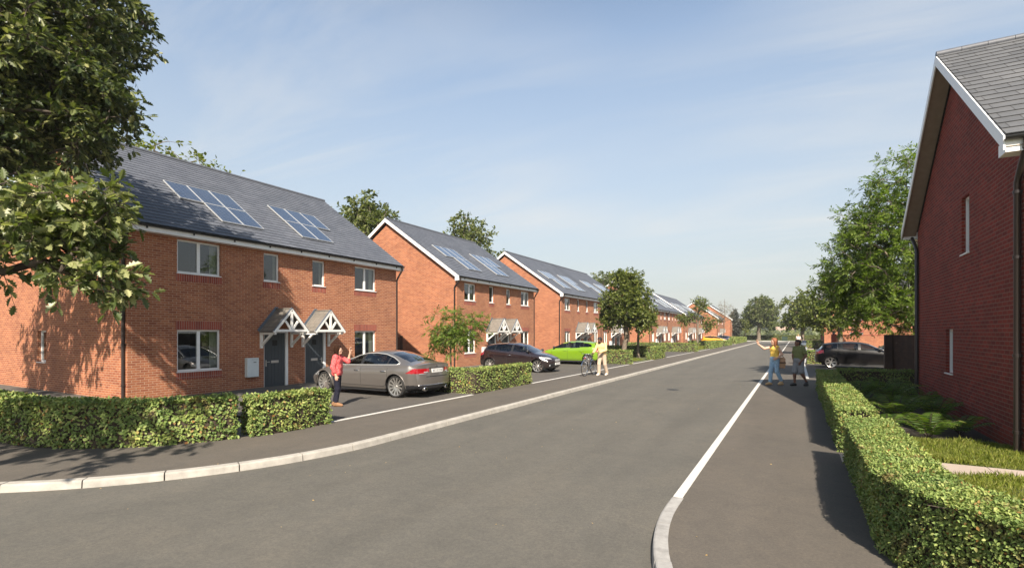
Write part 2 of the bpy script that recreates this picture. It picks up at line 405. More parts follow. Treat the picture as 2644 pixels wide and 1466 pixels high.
def strip_sheet(name, A, B, mat, kind='structure', nsub=1):
    """surface between two polylines with the same number of points"""
    A = np.asarray(A, float); B = np.asarray(B, float); n = len(A)
    V = np.concatenate([A, B]); loops = []
    for i in range(n - 1): loops += [i, i + 1, n + i + 1, n + i]
    o = npmesh(name, V, np.full(n - 1, 4), loops, mat)
    return tag(o, kind=kind)

def arc(cx, cy, r, a0, a1, n):
    return [(cx + r * math.cos(R(a0 + (a1 - a0) * i / (n - 1))), cy + r * math.sin(R(a0 + (a1 - a0) * i / (n - 1)))) for i in range(n)]

def resample(pts, step):
    P = np.asarray(pts, float); d = np.r_[0, np.cumsum(np.linalg.norm(np.diff(P, axis=0), axis=1))]
    n = max(2, int(round(d[-1] / step)) + 1); t = np.linspace(0, d[-1], n)
    return np.stack([np.interp(t, d, P[:, k]) for k in range(P.shape[1])], -1)

def house_ground(X, Y):
    """driveways fall gently from the pavement towards the houses"""
    return -.33 * ease((-13.2 - X) / 3.6)

# open country round the estate
m, nt, p, out = newmat('field_crop'); L = nt.links.new
tc = N(nt, 'ShaderNodeTexCoord')
mp = N(nt, 'ShaderNodeMapping'); mp.inputs['Scale'].default_value = (.004, .022, 1); L(tc.outputs['Object'], mp.inputs['Vector'])
n1 = N(nt, 'ShaderNodeTexNoise', Scale=1.0, Detail=4.0); L(mp.outputs[0], n1.inputs['Vector'])
n2 = N(nt, 'ShaderNodeTexNoise', Scale=1.4, Detail=6.0); L(tc.outputs['Object'], n2.inputs['Vector'])
r1 = ramp(nt, [(.32, (.105, .125, .040)), (.5, (.150, .160, .055)), (.68, (.215, .205, .085))]); L(n1.outputs['Fac'], r1.inputs['Fac'])
r2 = ramp(nt, [(.3, (.75, .75, .75)), (.7, (1.25, 1.25, 1.25))]); L(n2.outputs['Fac'], r2.inputs['Fac'])
mx = N(nt, 'ShaderNodeMix', data_type='RGBA', blend_type='MULTIPLY'); mx.inputs[0].default_value = 1
L(r1.outputs[0], mx.inputs[6]); L(r2.outputs[0], mx.inputs[7]); L(mx.outputs[2], p.inputs['Base Color']); p.inputs['Roughness'].default_value = 1
M['field'] = m

def terrain_z(X, Y):
    z = np.full_like(X, -.16)
    z = np.where((X < -13) & (Y < 128), -.55, z)
    return z
grid_sheet('ground', [-1500, -900, -200, -60, -30, -17, -13.5, -12.5, -9, 0, 12, 60, 200, 900, 1500],
           [-300, -60, -20, 0, 60, 127, 129, 135, 160, 300, 900, 1700], terrain_z, M['field'], smooth=False)

def road_z(X, Y):
    up = .094 * ease((X + 2.9) / 1.5) * ease((Y - 4.9) / 1.5)
    return -.1 + up
ys = np.unique(np.r_[np.arange(-16, 12, .5), np.arange(12, 131, 4), 131])
xs = np.unique(np.r_[np.linspace(-45, -9, 10), np.arange(-9, 2.01, .25), np.linspace(4, 40, 8)])
grid_sheet('road', xs, ys, road_z, M['asphalt'])
# a lighter patch of newer tarmac and a trench scar
# left pavement with its kerb
def left_curve(r, xs_, far=130.0):
    """r: radius about (-12.5, 7); straight part at x = -12.5 + r"""
    a = arc(-12.5, 7, r, -90, 0, 40)
    return [(-40, 7 - r)] + [(x, 7 - r) for x in (-30, -20, -15)] + a + [(-12.5 + r, y) for y in (9, 12, 16, 20, 26, 34, 44, 60, 80, 100, far)]
KB = left_curve(5.5, None); KI = left_curve(3.42, None)
def z0(P, z): return [(x, y, z) for x, y in P]
strip_sheet('pavement_left', z0(KB, 0), z0(KI, 0), M['asphalt_path'])

def kerb_run(name, curve, wid, side, ztop, zbot, mat, block=.915, gap=.018):
    """separate kerb stones laid end to end along a curve; side=+1 puts the face on the right of travel"""
    P = resample(curve, .1525); mb = MB(); n = len(P); per = 6
    T = np.gradient(P, axis=0); T /= np.linalg.norm(T, axis=1)[:, None]
    Nn = np.stack([T[:, 1], -T[:, 0]], -1) * side
    prof = [(0, zbot), (0, ztop), (wid - .022, ztop), (wid - .006, ztop - .008), (wid, ztop - .024), (wid + .012, zbot)]
    i = 0; rr = random.Random(3)
    while i < n - 1:
        j = min(i + per, n - 1); dz = rr.uniform(-.003, .003); do = rr.uniform(-.004, .004); b = len(mb.v); k = len(prof)
        for q in range(i, j + 1):
            sh = (gap / 2 if q == i else 0) - (gap / 2 if q == j else 0)
            for o_, z_ in prof:
                mb.v.append((P[q, 0] + T[q, 0] * sh + Nn[q, 0] * (o_ + do), P[q, 1] + T[q, 1] * sh + Nn[q, 1] * (o_ + do), z_ + dz))
        for q in range(j - i):
            for a in range(k - 1):
                mb.f.append((b + q * k + a, b + q * k + a + 1, b + (q + 1) * k + a + 1, b + (q + 1) * k + a)); mb.m.append(0)
        mb.f.append(tuple(b + a for a in range(k - 1, -1, -1))); mb.m.append(0)
        mb.f.append(tuple(b + (j - i) * k + a for a in range(k))); mb.m.append(0)
        i = j
    return tag(mb.build(name, mat), kind='structure')
kerb_run('kerb_left', [p_ for p_ in KB if p_[0] > -31], .145, 1, .006, -.115, M['concrete'])

# driveways on the left behind a flush concrete edging
xs = np.r_[-9.12, -10, -11.5, np.arange(-13, -18.2, -.4)]; xs = np.r_[xs, -26]
grid_sheet('driveway', xs[::-1], [7.4, 20, 40, 60, 80, 100, 127], lambda X, Y: house_ground(X, Y) + .0, M['asphalt_drive'])
mb = MB()
for y0, y1 in ((7.8, 13.55), (17.72, 31.1), (31.85, 37.2), (41.7, 54.0), (56.6, 64.9), (76.4, 78.2), (88.6, 94.8)):
    mb.box(-9.125, -9.015, y0, y1, -.05, .006)
tag(mb.build('driveway_edging', M['white_line']), kind='structure')
# front gardens: short grass between the drives
def patch(name, x0, x1, y0, y1, z, mat, n=2):
    mb = MB(); mb.quad((x0, y0, z), (x1, y0, z), (x1, y1, z), (x0, y1, z)); return tag(mb.build(name, mat), kind='structure')
for k, (x0, x1, y0, y1) in enumerate(((-13, -9.2, 34.6, 37.3), (-13.0, -9.2, 37.35, 41.6), (-13.0, -9.2, 56.6, 78.0))):
    patch('front_lawn', x0, x1, y0, y1, .006, M['grassbase'])

# right pavement, kerb and flush white edging
RC = (3.75, 6.0)
arcR = lambda r: arc(RC[0], RC[1], r, 270, 180, 30)
OUT = [(30, RC[1] - 5.06)] + arcR(5.06) + [(RC[0] - 5.06, y) for y in (9, 14, 20, 28, 40, 60, 90, 130)]
INN = [(30, RC[1] - 2.75)] + arcR(2.75) + [(RC[0] - 2.75, y) for y in (9, 14, 20, 28, 40, 60, 90, 130)]
strip_sheet('pavement_right', z0(OUT, 0), z0(INN, 0), M['asphalt_path'])
kerb_run('kerb_right', [p_ for p_ in OUT[::-1] if p_[1] < 6.35 and p_[0] < 20], .0, 1, .0, -.0, M['concrete']) if False else None
k_in = [(RC[0] - 4.93, 6.33)] + arc(RC[0], RC[1], 4.93, 180, 270, 30) + [(20, RC[1] - 4.93)]
kerb_run('kerb_right', k_in, .14, 1, .008, -.115, M['concrete_grey'], gap=.012)
mb = MB()
yy = 6.34; rr = random.Random(5)
while yy < 128:
    ln = .915 if yy < 40 else 3.0
    mb.box(-1.305, -1.195, yy + .005, yy + ln - .005, -.06, .005 + rr.uniform(-.001, .001)); yy += ln
tag(mb.build('flush_kerb', M['white_line']), kind='structure')
# ground on the right of the street
grid_sheet('driveway_right', [1.0, 3, 8, 30], [20.4, 30, 60, 90, 130], lambda X, Y: X * 0 - .004, M['asphalt_drive'])
mb = MB(); mb.box(.39, .50, 25.5, 37.4, -.05, .006); tag(mb.build('bay_line', M['white_line']), kind='structure')
mb = MB(); mb.box(.5, 9, 69.2, 71.2, -.05, .008); tag(mb.build('garden_path', M['slab']), kind='structure')
patch('lawn_right', .88, 14, 2.6, 9.28, .006, M['grassbase'])
patch('lawn', .88, 14, 9.97, 11.9, .006, M['grassbase'])
patch('planting_bed', .88, 3.3, 11.9, 20.4, .004, M['soil'])
mb = MB()
for k in range(14):
    x0 = .62 + k * .92
    mb.box(x0 + .004, x0 + .916, 9.30, 9.95, -.05, .012)
tag(mb.build('footpath', M['slab'], bevel=.004), kind='structure')
# gravelly strip at the foot of hedge
# T junction at the far end: white kerb line and grass verge
mb = MB(); mb.box(-14.0, 30, 130.6, 131.1, -.1, .03); tag(mb.build('far_kerb', M['white_line']), kind='structure')
patch('verge', -40, 40, 131.1, 160, -.02, M['grassbase'])
patch('lawn_far', 1.2, 30, 75.6, 125, .012, M['grassbase'])
# worn inspection cover in the carriageway
mb = MB(); mb.lathe([(0, -.094), (.19, -.094), (.21, -.0965), (.22, -.102)], 28, 'z', (-2.4 - 1.55, 19.1, 0))
tag(mb.build('drain_cover', plain('cast_iron', (.035, .032, .03), .6, metal=.4)), 'dark round iron drain cover set into the middle of the road', 'drain cover')

# ------------------------------------------------------------------ light
SUN_EL, SUN_AZ = 41.0, math.atan2(.46, -.888)        # azimuth measured from +Y towards +X
W = bpy.data.worlds.new('World'); scene.world = W; W.use_nodes = True
nt = W.node_tree; L = nt.links.new; bg = nt.nodes['Background']
sky = N(nt, 'ShaderNodeTexSky'); sky.sky_type = 'NISHITA'; sky.sun_disc = False
sky.sun_elevation = R(SUN_EL); sky.sun_rotation = SUN_AZ; sky.air_density = 1.0; sky.dust_density = 1.2; sky.ozone_density = 1.5; sky.altitude = 0
tc = N(nt, 'ShaderNodeTexCoord'); sx = N(nt, 'ShaderNodeSeparateXYZ'); L(tc.outputs['Generated'], sx.inputs[0])
# thin high cirrus: noise on a plane far overhead
zz = N(nt, 'ShaderNodeMath', operation='MAXIMUM'); L(sx.outputs['Z'], zz.inputs[0]); zz.inputs[1].default_value = .02
zo = N(nt, 'ShaderNodeMath', operation='ADD'); L(zz.outputs[0], zo.inputs[0]); zo.inputs[1].default_value = .10
dx = N(nt, 'ShaderNodeMath', operation='DIVIDE'); L(sx.outputs['X'], dx.inputs[0]); L(zo.outputs[0], dx.inputs[1])
dy = N(nt, 'ShaderNodeMath', operation='DIVIDE'); L(sx.outputs['Y'], dy.inputs[0]); L(zo.outputs[0], dy.inputs[1])
cb = N(nt, 'ShaderNodeCombineXYZ'); L(dx.outputs[0], cb.inputs['X']); L(dy.outputs[0], cb.inputs['Y'])
mp = N(nt, 'ShaderNodeMapping'); mp.inputs['Rotation'].default_value = (0, 0, R(33)); mp.inputs['Scale'].default_value = (.34, 1.5, 1); mp.inputs['Location'].default_value = (.75, .3, 0)
L(cb.outputs[0], mp.inputs['Vector'])
c1 = N(nt, 'ShaderNodeTexNoise', Scale=.9, Detail=9.0, Roughness=.58, Distortion=.9); L(mp.outputs[0], c1.inputs['Vector'])
c2 = N(nt, 'ShaderNodeTexNoise', Scale=.42, Detail=3.0); L(cb.outputs[0], c2.inputs['Vector'])
r1 = ramp(nt, [(.43, (0, 0, 0)), (.66, (1, 1, 1))]); L(c1.outputs['Fac'], r1.inputs['Fac'])
r2 = ramp(nt, [(.40, (0, 0, 0)), (.57, (1, 1, 1))]); L(c2.outputs['Fac'], r2.inputs['Fac'])
cm = N(nt, 'ShaderNodeMath', operation='MULTIPLY'); L(r1.outputs[0], cm.inputs[0]); L(r2.outputs[0], cm.inputs[1])
cs = N(nt, 'ShaderNodeMath', operation='MULTIPLY'); L(cm.outputs[0], cs.inputs[0]); cs.inputs[1].default_value = .55
# hazy brightening and a milky veil in the lower sky
lo = N(nt, 'ShaderNodeMapRange'); lo.inputs[1].default_value = .50; lo.inputs[2].default_value = .78; lo.inputs[3].default_value = 1.9; lo.inputs[4].default_value = 1.0; L(sx.outputs['Z'], lo.inputs[0])
lm = N(nt, 'ShaderNodeVectorMath', operation='SCALE'); L(sky.outputs[0], lm.inputs[0]); L(lo.outputs[0], lm.inputs['Scale'])
hz = ramp(nt, [(.0, (.95, .95, .95)), (.12, (.80, .80, .80)), (.34, (.50, .50, .50)), (.60, (.12, .12, .12)), (1, (0, 0, 0))]); L(sx.outputs['Z'], hz.inputs['Fac'])
cl = N(nt, 'ShaderNodeMix', data_type='RGBA'); L(hz.outputs[0], cl.inputs[0]); L(lm.outputs[0], cl.inputs[6]); cl.inputs[7].default_value = (5.15, 4.8, 4.65, 1)
cc = N(nt, 'ShaderNodeMix', data_type='RGBA'); L(cs.outputs[0], cc.inputs[0]); L(cl.outputs[2], cc.inputs[6]); cc.inputs[7].default_value = (7.2, 6.7, 6.6, 1)
tn = N(nt, 'ShaderNodeMix', data_type='RGBA', blend_type='MULTIPLY'); tn.inputs[0].default_value = 1; L(cc.outputs[2], tn.inputs[6]); tn.inputs[7].default_value = (.95, 1.01, .985, 1)
L(tn.outputs[2], bg.inputs['Color']); bg.inputs['Strength'].default_value = .063

sl = bpy.data.lights.new('sun', 'SUN'); sl.energy = 5.0; sl.angle = R(.55); sl.color = (1.0, .90, .77)
so = bpy.data.objects.new('sun', sl); link(so)
ce = math.cos(R(SUN_EL)); dirv = Vector((-math.sin(SUN_AZ) * ce, -math.cos(SUN_AZ) * ce, -math.sin(R(SUN_EL))))
so.rotation_euler = dirv.to_track_quat('-Z', 'Y').to_euler(); so.location = (10, -25, 30)

cam = bpy.data.cameras.new('camera'); co = bpy.data.objects.new('camera', cam); link(co)
cam.sensor_width = 36; cam.lens = 36 * 1305 / 2644; cam.shift_y = 125 / 2644; cam.clip_end = 9000; cam.clip_start = .05
co.location = (0, 0, 2.0); co.rotation_euler = (R(90), 0, math.atan(733 / 1305)); scene.camera = co
vs = scene.view_settings; vs.view_transform = 'Standard'; vs.look = 'None'; vs.gamma = 1; vs.exposure = 1.0

# the summer haze over the fields
hb0 = MB(); hb0.box(-1520, 1520, -320, 1720, -1.7, 26)
hm, hnt, hp, hout = newmat('summer_haze'); hnt.nodes.remove(hp)
hv = hnt.nodes.new('ShaderNodeVolumePrincipled'); hv.inputs['Density'].default_value = .0003; hv.inputs['Color'].default_value = (.90, .95, 1.0, 1); hv.inputs['Anisotropy'].default_value = .0
hnt.links.new(hv.outputs[0], hout.inputs['Volume'])
hz_o = tag(hb0.build('haze', hm), kind='stuff')
# ------------------------------------------------------------------ houses
def wall_faces(mb, u0, u1, v0, v1, holes, fn, depth=.11):
    """rectangular wall with holes; fn(u, v, w): w>0 goes inwards. Reveals included."""
    us = sorted({u0, u1} | {h[0] for h in holes} | {h[1] for h in holes})
    vs_ = sorted({v0, v1} | {h[2] for h in holes} | {h[3] for h in holes})
    for i in range(len(us) - 1):
        for j in range(len(vs_) - 1):
            a, b, c, d = us[i], us[i + 1], vs_[j], vs_[j + 1]
            um, vm = (a + b) / 2, (c + d) / 2
            if any(h[0] < um < h[1] and h[2] < vm < h[3] for h in holes): continue
            mb.quad(fn(a, c, 0), fn(b, c, 0), fn(b, d, 0), fn(a, d, 0))
    for a, b, c, d in holes:
        mb.quad(fn(a, c, 0), fn(b, c, 0), fn(b, c, depth), fn(a, c, depth))
        mb.quad(fn(a, d, 0), fn(a, d, depth), fn(b, d, depth), fn(b, d, 0))
        mb.quad(fn(a, c, 0), fn(a, c, depth), fn(a, d, depth), fn(a, d, 0))
        mb.quad(fn(b, c, 0), fn(b, d, 0), fn(b, d, depth), fn(b, c, depth))

def window(h, fn, a, b, c, d, parts, curtain=True, depth=.075, bar=True):
    """uPVC window in the hole a..b, c..d. fn(u, v, w)"""
    f = .058; dp = depth
    def bx(mb, u0, u1, v0, v1, w0, w1):
        P = [fn(u, v, w) for w in (w0, w1) for u, v in ((u0, v0), (u1, v0), (u1, v1), (u0, v1))]
        n = len(mb.v); mb.v += P
        for q in ((0, 1, 2, 3), (7, 6, 5, 4), (0, 4, 5, 1), (1, 5, 6, 2), (2, 6, 7, 3), (3, 7, 4, 0)):
            mb.f.append(tuple(n + k for k in q)); mb.m.append(0)
    mb = MB()
    bx(mb, a, b, c, c + f, dp, dp + .07); bx(mb, a, b, d - f, d, dp, dp + .07)
    bx(mb, a, a + f, c + f, d - f, dp, dp + .07); bx(mb, b - f, b, c + f, d - f, dp, dp + .07)
    bx(mb, a - .02, b + .02, c - .03, c - .001, -.035, dp + .03)           # projecting sill
    mids = []
    if bar and b - a > .9:
        mc = (a + b) / 2; bx(mb, mc - .05, mc + .05, c + f, d - f, dp - .004, dp + .066)
        mids = [(a + f, mc - .05), (mc + .05, b - f)]
        # opening sash inside the right-hand light
        x0, x1 = mids[0]
    else:
        mids = [(a + f, b - f)]
    fr = mb.build('window', M['upvc'], h)
    for x0, x1 in mids:
        g = MB(); g.quad(fn(x0, c + f, dp + .03), fn(x1, c + f, dp + .03), fn(x1, d - f, dp + .03), fn(x0, d - f, dp + .03))
        g.build('pane', M['glass'], fr)
    if curtain:
        cu = MB(); x1 = b - .02; w = (b - a) * .17; n = 8
        for k in range(n):
            ua, ub = x1 - w + w * k / n, x1 - w + w * (k + 1) / n
            wa, wb = dp + .16 + .025 * (k % 2), dp + .16 + .025 * ((k + 1) % 2)
            cu.quad(fn(ua, c + .02, wa), fn(ub, c + .02, wb), fn(ub, d - .02, wb), fn(ua, d - .02, wa))
        cu.build('curtain', M['curtain'], fr)
    # the room behind
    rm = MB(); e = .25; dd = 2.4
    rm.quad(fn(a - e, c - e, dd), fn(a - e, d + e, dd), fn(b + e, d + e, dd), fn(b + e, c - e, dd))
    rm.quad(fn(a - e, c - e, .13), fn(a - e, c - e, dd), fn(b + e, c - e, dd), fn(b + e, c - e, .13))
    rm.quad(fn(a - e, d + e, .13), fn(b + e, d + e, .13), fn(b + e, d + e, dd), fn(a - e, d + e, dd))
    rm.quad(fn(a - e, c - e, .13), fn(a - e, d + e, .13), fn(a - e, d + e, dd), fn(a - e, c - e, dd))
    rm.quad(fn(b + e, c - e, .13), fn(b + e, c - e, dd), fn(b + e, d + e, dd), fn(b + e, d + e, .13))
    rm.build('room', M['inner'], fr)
    return fr

def door_set(h, fn3, y0, y1, zb, zt, hinge):
    fr = MB(); fw = .075
    def bx(mb, u0, u1, v0, v1, w0, w1):          # w: depth inwards
        xs_ = (-w1, -w0); mb.box(xs_[0], xs_[1], u0, u1, v0, v1)
    bx(fr, y0, y0 + fw * .4, zb, zt, .02, .12); bx(fr, y1 - fw * 1.5, y1, zb, zt, -.012, .12); bx(fr, y0 + fw * .4, y1 - fw * 1.5, zt - fw, zt, .02, .12)
    fr.build('door_frame', M['upvc'], h)
    st = MB(); st.box(-.1, .30, y0 - .06, y1 + .06, zb - .13, zb - .002); st.build('doorstep', M['slab'], h, bevel=.01)
    a, b = y0 + fw * .4 + .004, y1 - fw * 1.5 - .004; dm = MB(); n = 6
    for k in range(n):
        ua, ub = a + (b - a) * k / n, a + (b - a) * (k + 1) / n
        bx(dm, ua + .004, ub - .004, zb + .02, zt - fw - .004, .035, .09)
    bx(dm, a, b, zb + .02, zt - fw - .004, .043, .085)
    d = dm.build('door', M['door'], h)
    mid = (a + b) / 2
    g = MB(); bx(g, mid - .10, mid + .10, zt - .58, zt - .36, .022, .034); g.build('door_glass', M['dark'], d)
    g = MB(); bx(g, mid - .165, mid + .165, zb + 1.12, zb + 1.22, .018, .034); g.build('letter_plate', M['steel'], d, bevel=.004)
    g = MB(); hx = a + .07 if hinge == 'r' else b - .07
    s_ = 1 if hinge == 'r' else -1
    bx(g, hx - .022, hx + .022, zb + 1.0, zb + 1.24, .020, .034); g.bar((.02, hx, zb + 1.17), (.02, hx + s_ * .13, zb + 1.17), .02, .022); g.bar((-.034, hx, zb + 1.17), (.02, hx, zb + 1.17), .018, .018)
    g.build('handle', M['steel'], d)

def porch(h, yc, wz=.0):
    """gabled door canopy on gallows brackets; local x out of the wall"""
    X1, hw, ze, za = .90, .74, 2.03, 2.90
    r_ = MB(); nrow = 5; sl_ = (za - ze) / hw
    for s_ in (-1, 1):
        for k in range(nrow):
            t0_, t1_ = k / nrow, (k + 1) / nrow
            ya, yb = hw * (1 - t0_), hw * (1 - t1_); z_a, z_b = ze + (za - ze) * t0_, ze + (za - ze) * t1_
            lift = .014
            P = [(0.005, yc + s_ * ya, z_a + lift), (X1, yc + s_ * ya, z_a + lift), (X1, yc + s_ * yb, z_b + .002), (.005, yc + s_ * yb, z_b + .002)]
            r_.quad(*(P if s_ < 0 else P[::-1]))
            Q = [(0.005, yc + s_ * ya, z_a - .004), (X1, yc + s_ * ya, z_a - .004), P[1], P[0]]
            r_.quad(*Q)
        # underside
        r_.quad((.005, yc + s_ * hw, ze - .03), (X1, yc + s_ * hw, ze - .03), (X1, yc, za - .05), (.005, yc, za - .05))
        r_.quad((.005, yc + s_ * hw, ze - .03), (X1, yc + s_ * hw, ze - .03), (X1, yc + s_ * hw, ze + .014), (.005, yc + s_ * hw, ze + .014))
    r_.tube([(0.0, yc, za + .01), (X1 + .01, yc, za + .01)], .035, 8)
    c = r_.build('porch_canopy', M['porch_tile'], h)
    fl = MB()
    for s_ in (-1, 1):
        fl.bar((.012, yc + s_ * (hw + .03), ze + .03), (.012, yc, za + .075), .02, .11)
    fl.build('flashing', M['lead'], c)
    tr = MB(); x0 = X1 + .004; xa, xb = x0, x0 + .05; xm = (xa + xb) / 2
    for s_ in (-1, 1):
        tr.bar((xm, yc + s_ * (hw + .02), ze - .03), (xm, yc + s_ * .0, za - .035), .05, .105)
        tr.bar((xm, yc + s_ * .05, ze + .10), (xm, yc + s_ * .27, ze + .40), .046, .075)
    tr.box(xa + .003, xb - .003, yc - hw + .10, yc + hw - .10, ze - .005, ze + .085)
    tr.box(xa + .002, xb - .002, yc - .045, yc + .045, ze + .085, za - .12)
    tr.build('truss', M['timber_white'], c)
    ed = MB()
    for s_ in (-1, 1):
        ed.bar((X1 + .028, yc + s_ * (hw + .045), ze + .02), (X1 + .028, yc, za + .045), .06, .022)
    ed.build('tile_edge', M['lead'], c)
    for s_ in (-1, 1):
        b = MB(); yb = yc + s_ * (hw - .08)
        b.box(.004, .085, yb - .045, yb + .045, 1.40, ze - .03); b.box(.085, X1 - .02, yb - .045, yb + .045, ze - .11, ze - .032)
        b.bar((.06, yb, 1.50), (.66, yb, ze - .09), .075, .075, up=(0, 1, 0))
        b.build('bracket', M['timber_white'], c)

def pv(h, y0, z0_, roofp, w=.86, hh=1.44):
    """one solar module lying on the roof, y along the ridge, lower edge at slope distance s"""
    def P(y, s, up): return roofp(y, s, up)
    f = .025; t = .085
    fr = MB()
    for (a, b, c, d) in ((y0, y0 + w, z0_, z0_ + f), (y0, y0 + w, z0_ + hh - f, z0_ + hh), (y0, y0 + f, z0_ + f, z0_ + hh - f), (y0 + w - f, y0 + w, z0_ + f, z0_ + hh - f)):
        Q = [P(y, s, u) for u in (t - .045, t) for y, s in ((a, c), (b, c), (b, d), (a, d))]
        n = len(fr.v); fr.v += Q
        for q in ((3, 2, 1, 0), (4, 5, 6, 7), (0, 1, 5, 4), (1, 2, 6, 5), (2, 3, 7, 6), (3, 0, 4, 7)):
            fr.f.append(tuple(n + k for k in q)); fr.m.append(0)
    g = MB(); e = f - .001
    g.quad(P(y0 + e, z0_ + e, t - .006), P(y0 + w - e, z0_ + e, t - .006), P(y0 + w - e, z0_ + hh - e, t - .006), P(y0 + e, z0_ + hh - e, t - .006))
    g.quad(P(y0 + e, z0_ + e, t - .04), P(y0 + e, z0_ + hh - e, t - .04), P(y0 + w - e, z0_ + hh - e, t - .04), P(y0 + w - e, z0_ + e, t - .04))
    o = g.build('solar_panel', M['solar'], h)
    fr.build('panel_frame', M['alu'], o)

def build_house(label, cat, loc, rz, Lh, D, zb, zs, sl, fwin, doors, gwin, lint, brick, slate, pipes, pvs=(), meter=None, group=None, name='semi_detached_house', over=.27, verge=.20, near=True, porches=True, name_='house', gsoldier=False):
    h = thing(name, label, cat, loc, rz, group)
    front = lambda u, v, w: (-w, u, v)
    g0 = lambda u, v, w: (u, w, v)             # u is local x (0 .. -D)
    g1 = lambda u, v, w: (u, Lh - w, v)
    back = lambda u, v, w: (-D + w, u, v)
    mb = MB()
    holes = [w[:4] for w in fwin] + [(a, b, zb - .0 + .0, d) for a, b, c, d, hg in doors]
    holes = [(a, b, max(c, zb + .001), d) for a, b, c, d in holes]
    wall_faces(mb, 0, Lh, zb, zs + .12, holes, front)
    wall_faces(mb, -D, 0, zb, zs + .12, [g[:4] for g in gwin], g0)
    wall_faces(mb, -D, 0, zb, zs + .12, [], g1)
    wall_faces(mb, 0, Lh, zb, zs + .12, [], back)
    zr_wall = zs + .12 + sl * (D / 2) - .0
    for y in (0, Lh):
        mb.quad((0, y, zs + .12), (-D, y, zs + .12), (-D / 2, y, zr_wall))
    mb.build('wall', brick, h)
    # roof in stepped courses
    x_e = over + .05; z_e = zs + .245; run = x_e + D / 2; rise = sl * run; slope_len = math.hypot(run, rise); n = int(round(slope_len / .255))
    y0, y1 = -verge, Lh + verge
    def rp(y, s, up):                          # point on the front slope
        t = s / slope_len; nx, nz = rise / slope_len, run / slope_len
        return (x_e - run * t + nx * up, y, z_e + rise * t + nz * up)
    rf = MB()
    for k in range(n):
        a, b = slope_len * k / n, slope_len * (k + 1) / n
        rf.quad(rp(y0, a, .016), rp(y1, a, .016), rp(y1, b, .002), rp(y0, b, .002))
        rf.quad(rp(y0, a, -.004), rp(y1, a, -.004), rp(y1, a, .016), rp(y0, a, .016))
    xb, zbk = -D - x_e, z_e
    apex = (x_e - run, z_e + rise)
    rf.quad((xb, y1, zbk), (xb, y0, zbk), (apex[0], y0, apex[1]), (apex[0], y1, apex[1]))
    und = .07
    rf.quad((x_e, y0, z_e - und), (apex[0], y0, apex[1] - und), (apex[0], y1, apex[1] - und), (x_e, y1, z_e - und))
    rf.quad((xb, y0, zbk - und), (xb, y1, zbk - und), (apex[0], y1, apex[1] - und), (apex[0], y0, apex[1] - und))
    for y in (y0, y1):
        rf.quad((x_e, y, z_e), (apex[0], y, apex[1]), (apex[0], y, apex[1] - und), (x_e, y, z_e - und))
        rf.quad((xb, y, zbk), (apex[0], y, apex[1]), (apex[0], y, apex[1] - und), (xb, y, zbk - und))
    roof = rf.build('roof', slate, h)
    rt = MB(); yy = y0 - .02
    while yy < y1:
        ye = min(yy + .45, y1 + .02)
        rt.tube([(apex[0], yy + .004, apex[1] + .0), (apex[0], ye - .004, apex[1] + .0)], .085, 10); yy = ye
    rt.build('ridge_tiles', M['ridge'], roof, smooth=True, sharp=40)
    # eaves: fascia, soffit, gutter
    fa = MB()
    fa.prism([(.002, zs), (over + .022, zs), (over + .022, zs + .20), (over, zs + .20), (over, zs + .018), (.002, zs + .018)], lambda u, v, t: (u, t, v), y0 + .03, y1 - .03)
    fa.build('fascia', M['upvc'], h)
    fa = MB(); fa.box(-D - over - .022, -D - over, y0 + .03, y1 - .03, zs, zs + .20); fa.build('fascia', M['upvc'], h)
    gu = MB(); pr = [(over + .024 + .055 + .055 * math.cos(R(t)), zs + .205 + .06 * math.sin(R(t))) for t in range(180, 361, 20)]
    pr2 = [(over + .024 + .055 + .047 * math.cos(R(t)), zs + .205 + .052 * math.sin(R(t))) for t in range(360, 179, -20)]
    gu.prism(pr + pr2, lambda u, v, t: (u, t, v), y0 - .02, y1 + .02)
    yy = .4
    while yy < Lh:
        gu.box(over + .0225, over + .06, yy - .02, yy + .02, zs + .09, zs + .16); yy += 1.4
    gut = gu.build('gutter', M['black_plastic'], h)
    # barge boards
    for y, s_ in ((y0, -1), (y1, 1)):
        bb = MB(); bh = .20
        for sgn in (1, -1):
            xe = x_e - .01 if sgn > 0 else -D - x_e + .01
            poly = [(xe, z_e - .012), (apex[0], apex[1] - .012), (apex[0], apex[1] - .012 - bh * 1.15), (xe - sgn * .0, z_e - .012 - bh * 1.15)]
            if sgn < 0: poly = poly[::-1]
            ya, yb = (y - .028, y - .002) if s_ < 0 else (y + .002, y + .028)
            bb.prism(poly, lambda u, v, t: (u, t, v), ya, yb)
        bbo = bb.build('bargeboard', M['upvc'], h); bb = MB()
        # verge soffit, box end
        for sgn in (1, -1):
            xe = x_e - .01 if sgn > 0 else -D - x_e + .01
            ya, yb = sorted((y - s_ * .002, -.003 if s_ < 0 else Lh + .003))
            zz_ = z_e - .012 - bh * .9
            P = [(xe, ya, zz_), (xe, yb, zz_), (apex[0], yb, apex[1] - .012 - bh * .9), (apex[0], ya, apex[1] - .012 - bh * .9)]
            bb.quad(*P)
        bb.build('verge_soffit', M['soffit'], bbo); bb = MB()
        xf = over + .024
        ya, yb = sorted((y - s_ * .004, y - s_ * (verge - .01)))
        bb.box(.002, xf, ya, yb, zs - .03, zs + .16)
        bb.build('box_end', M['upvc'], bbo)
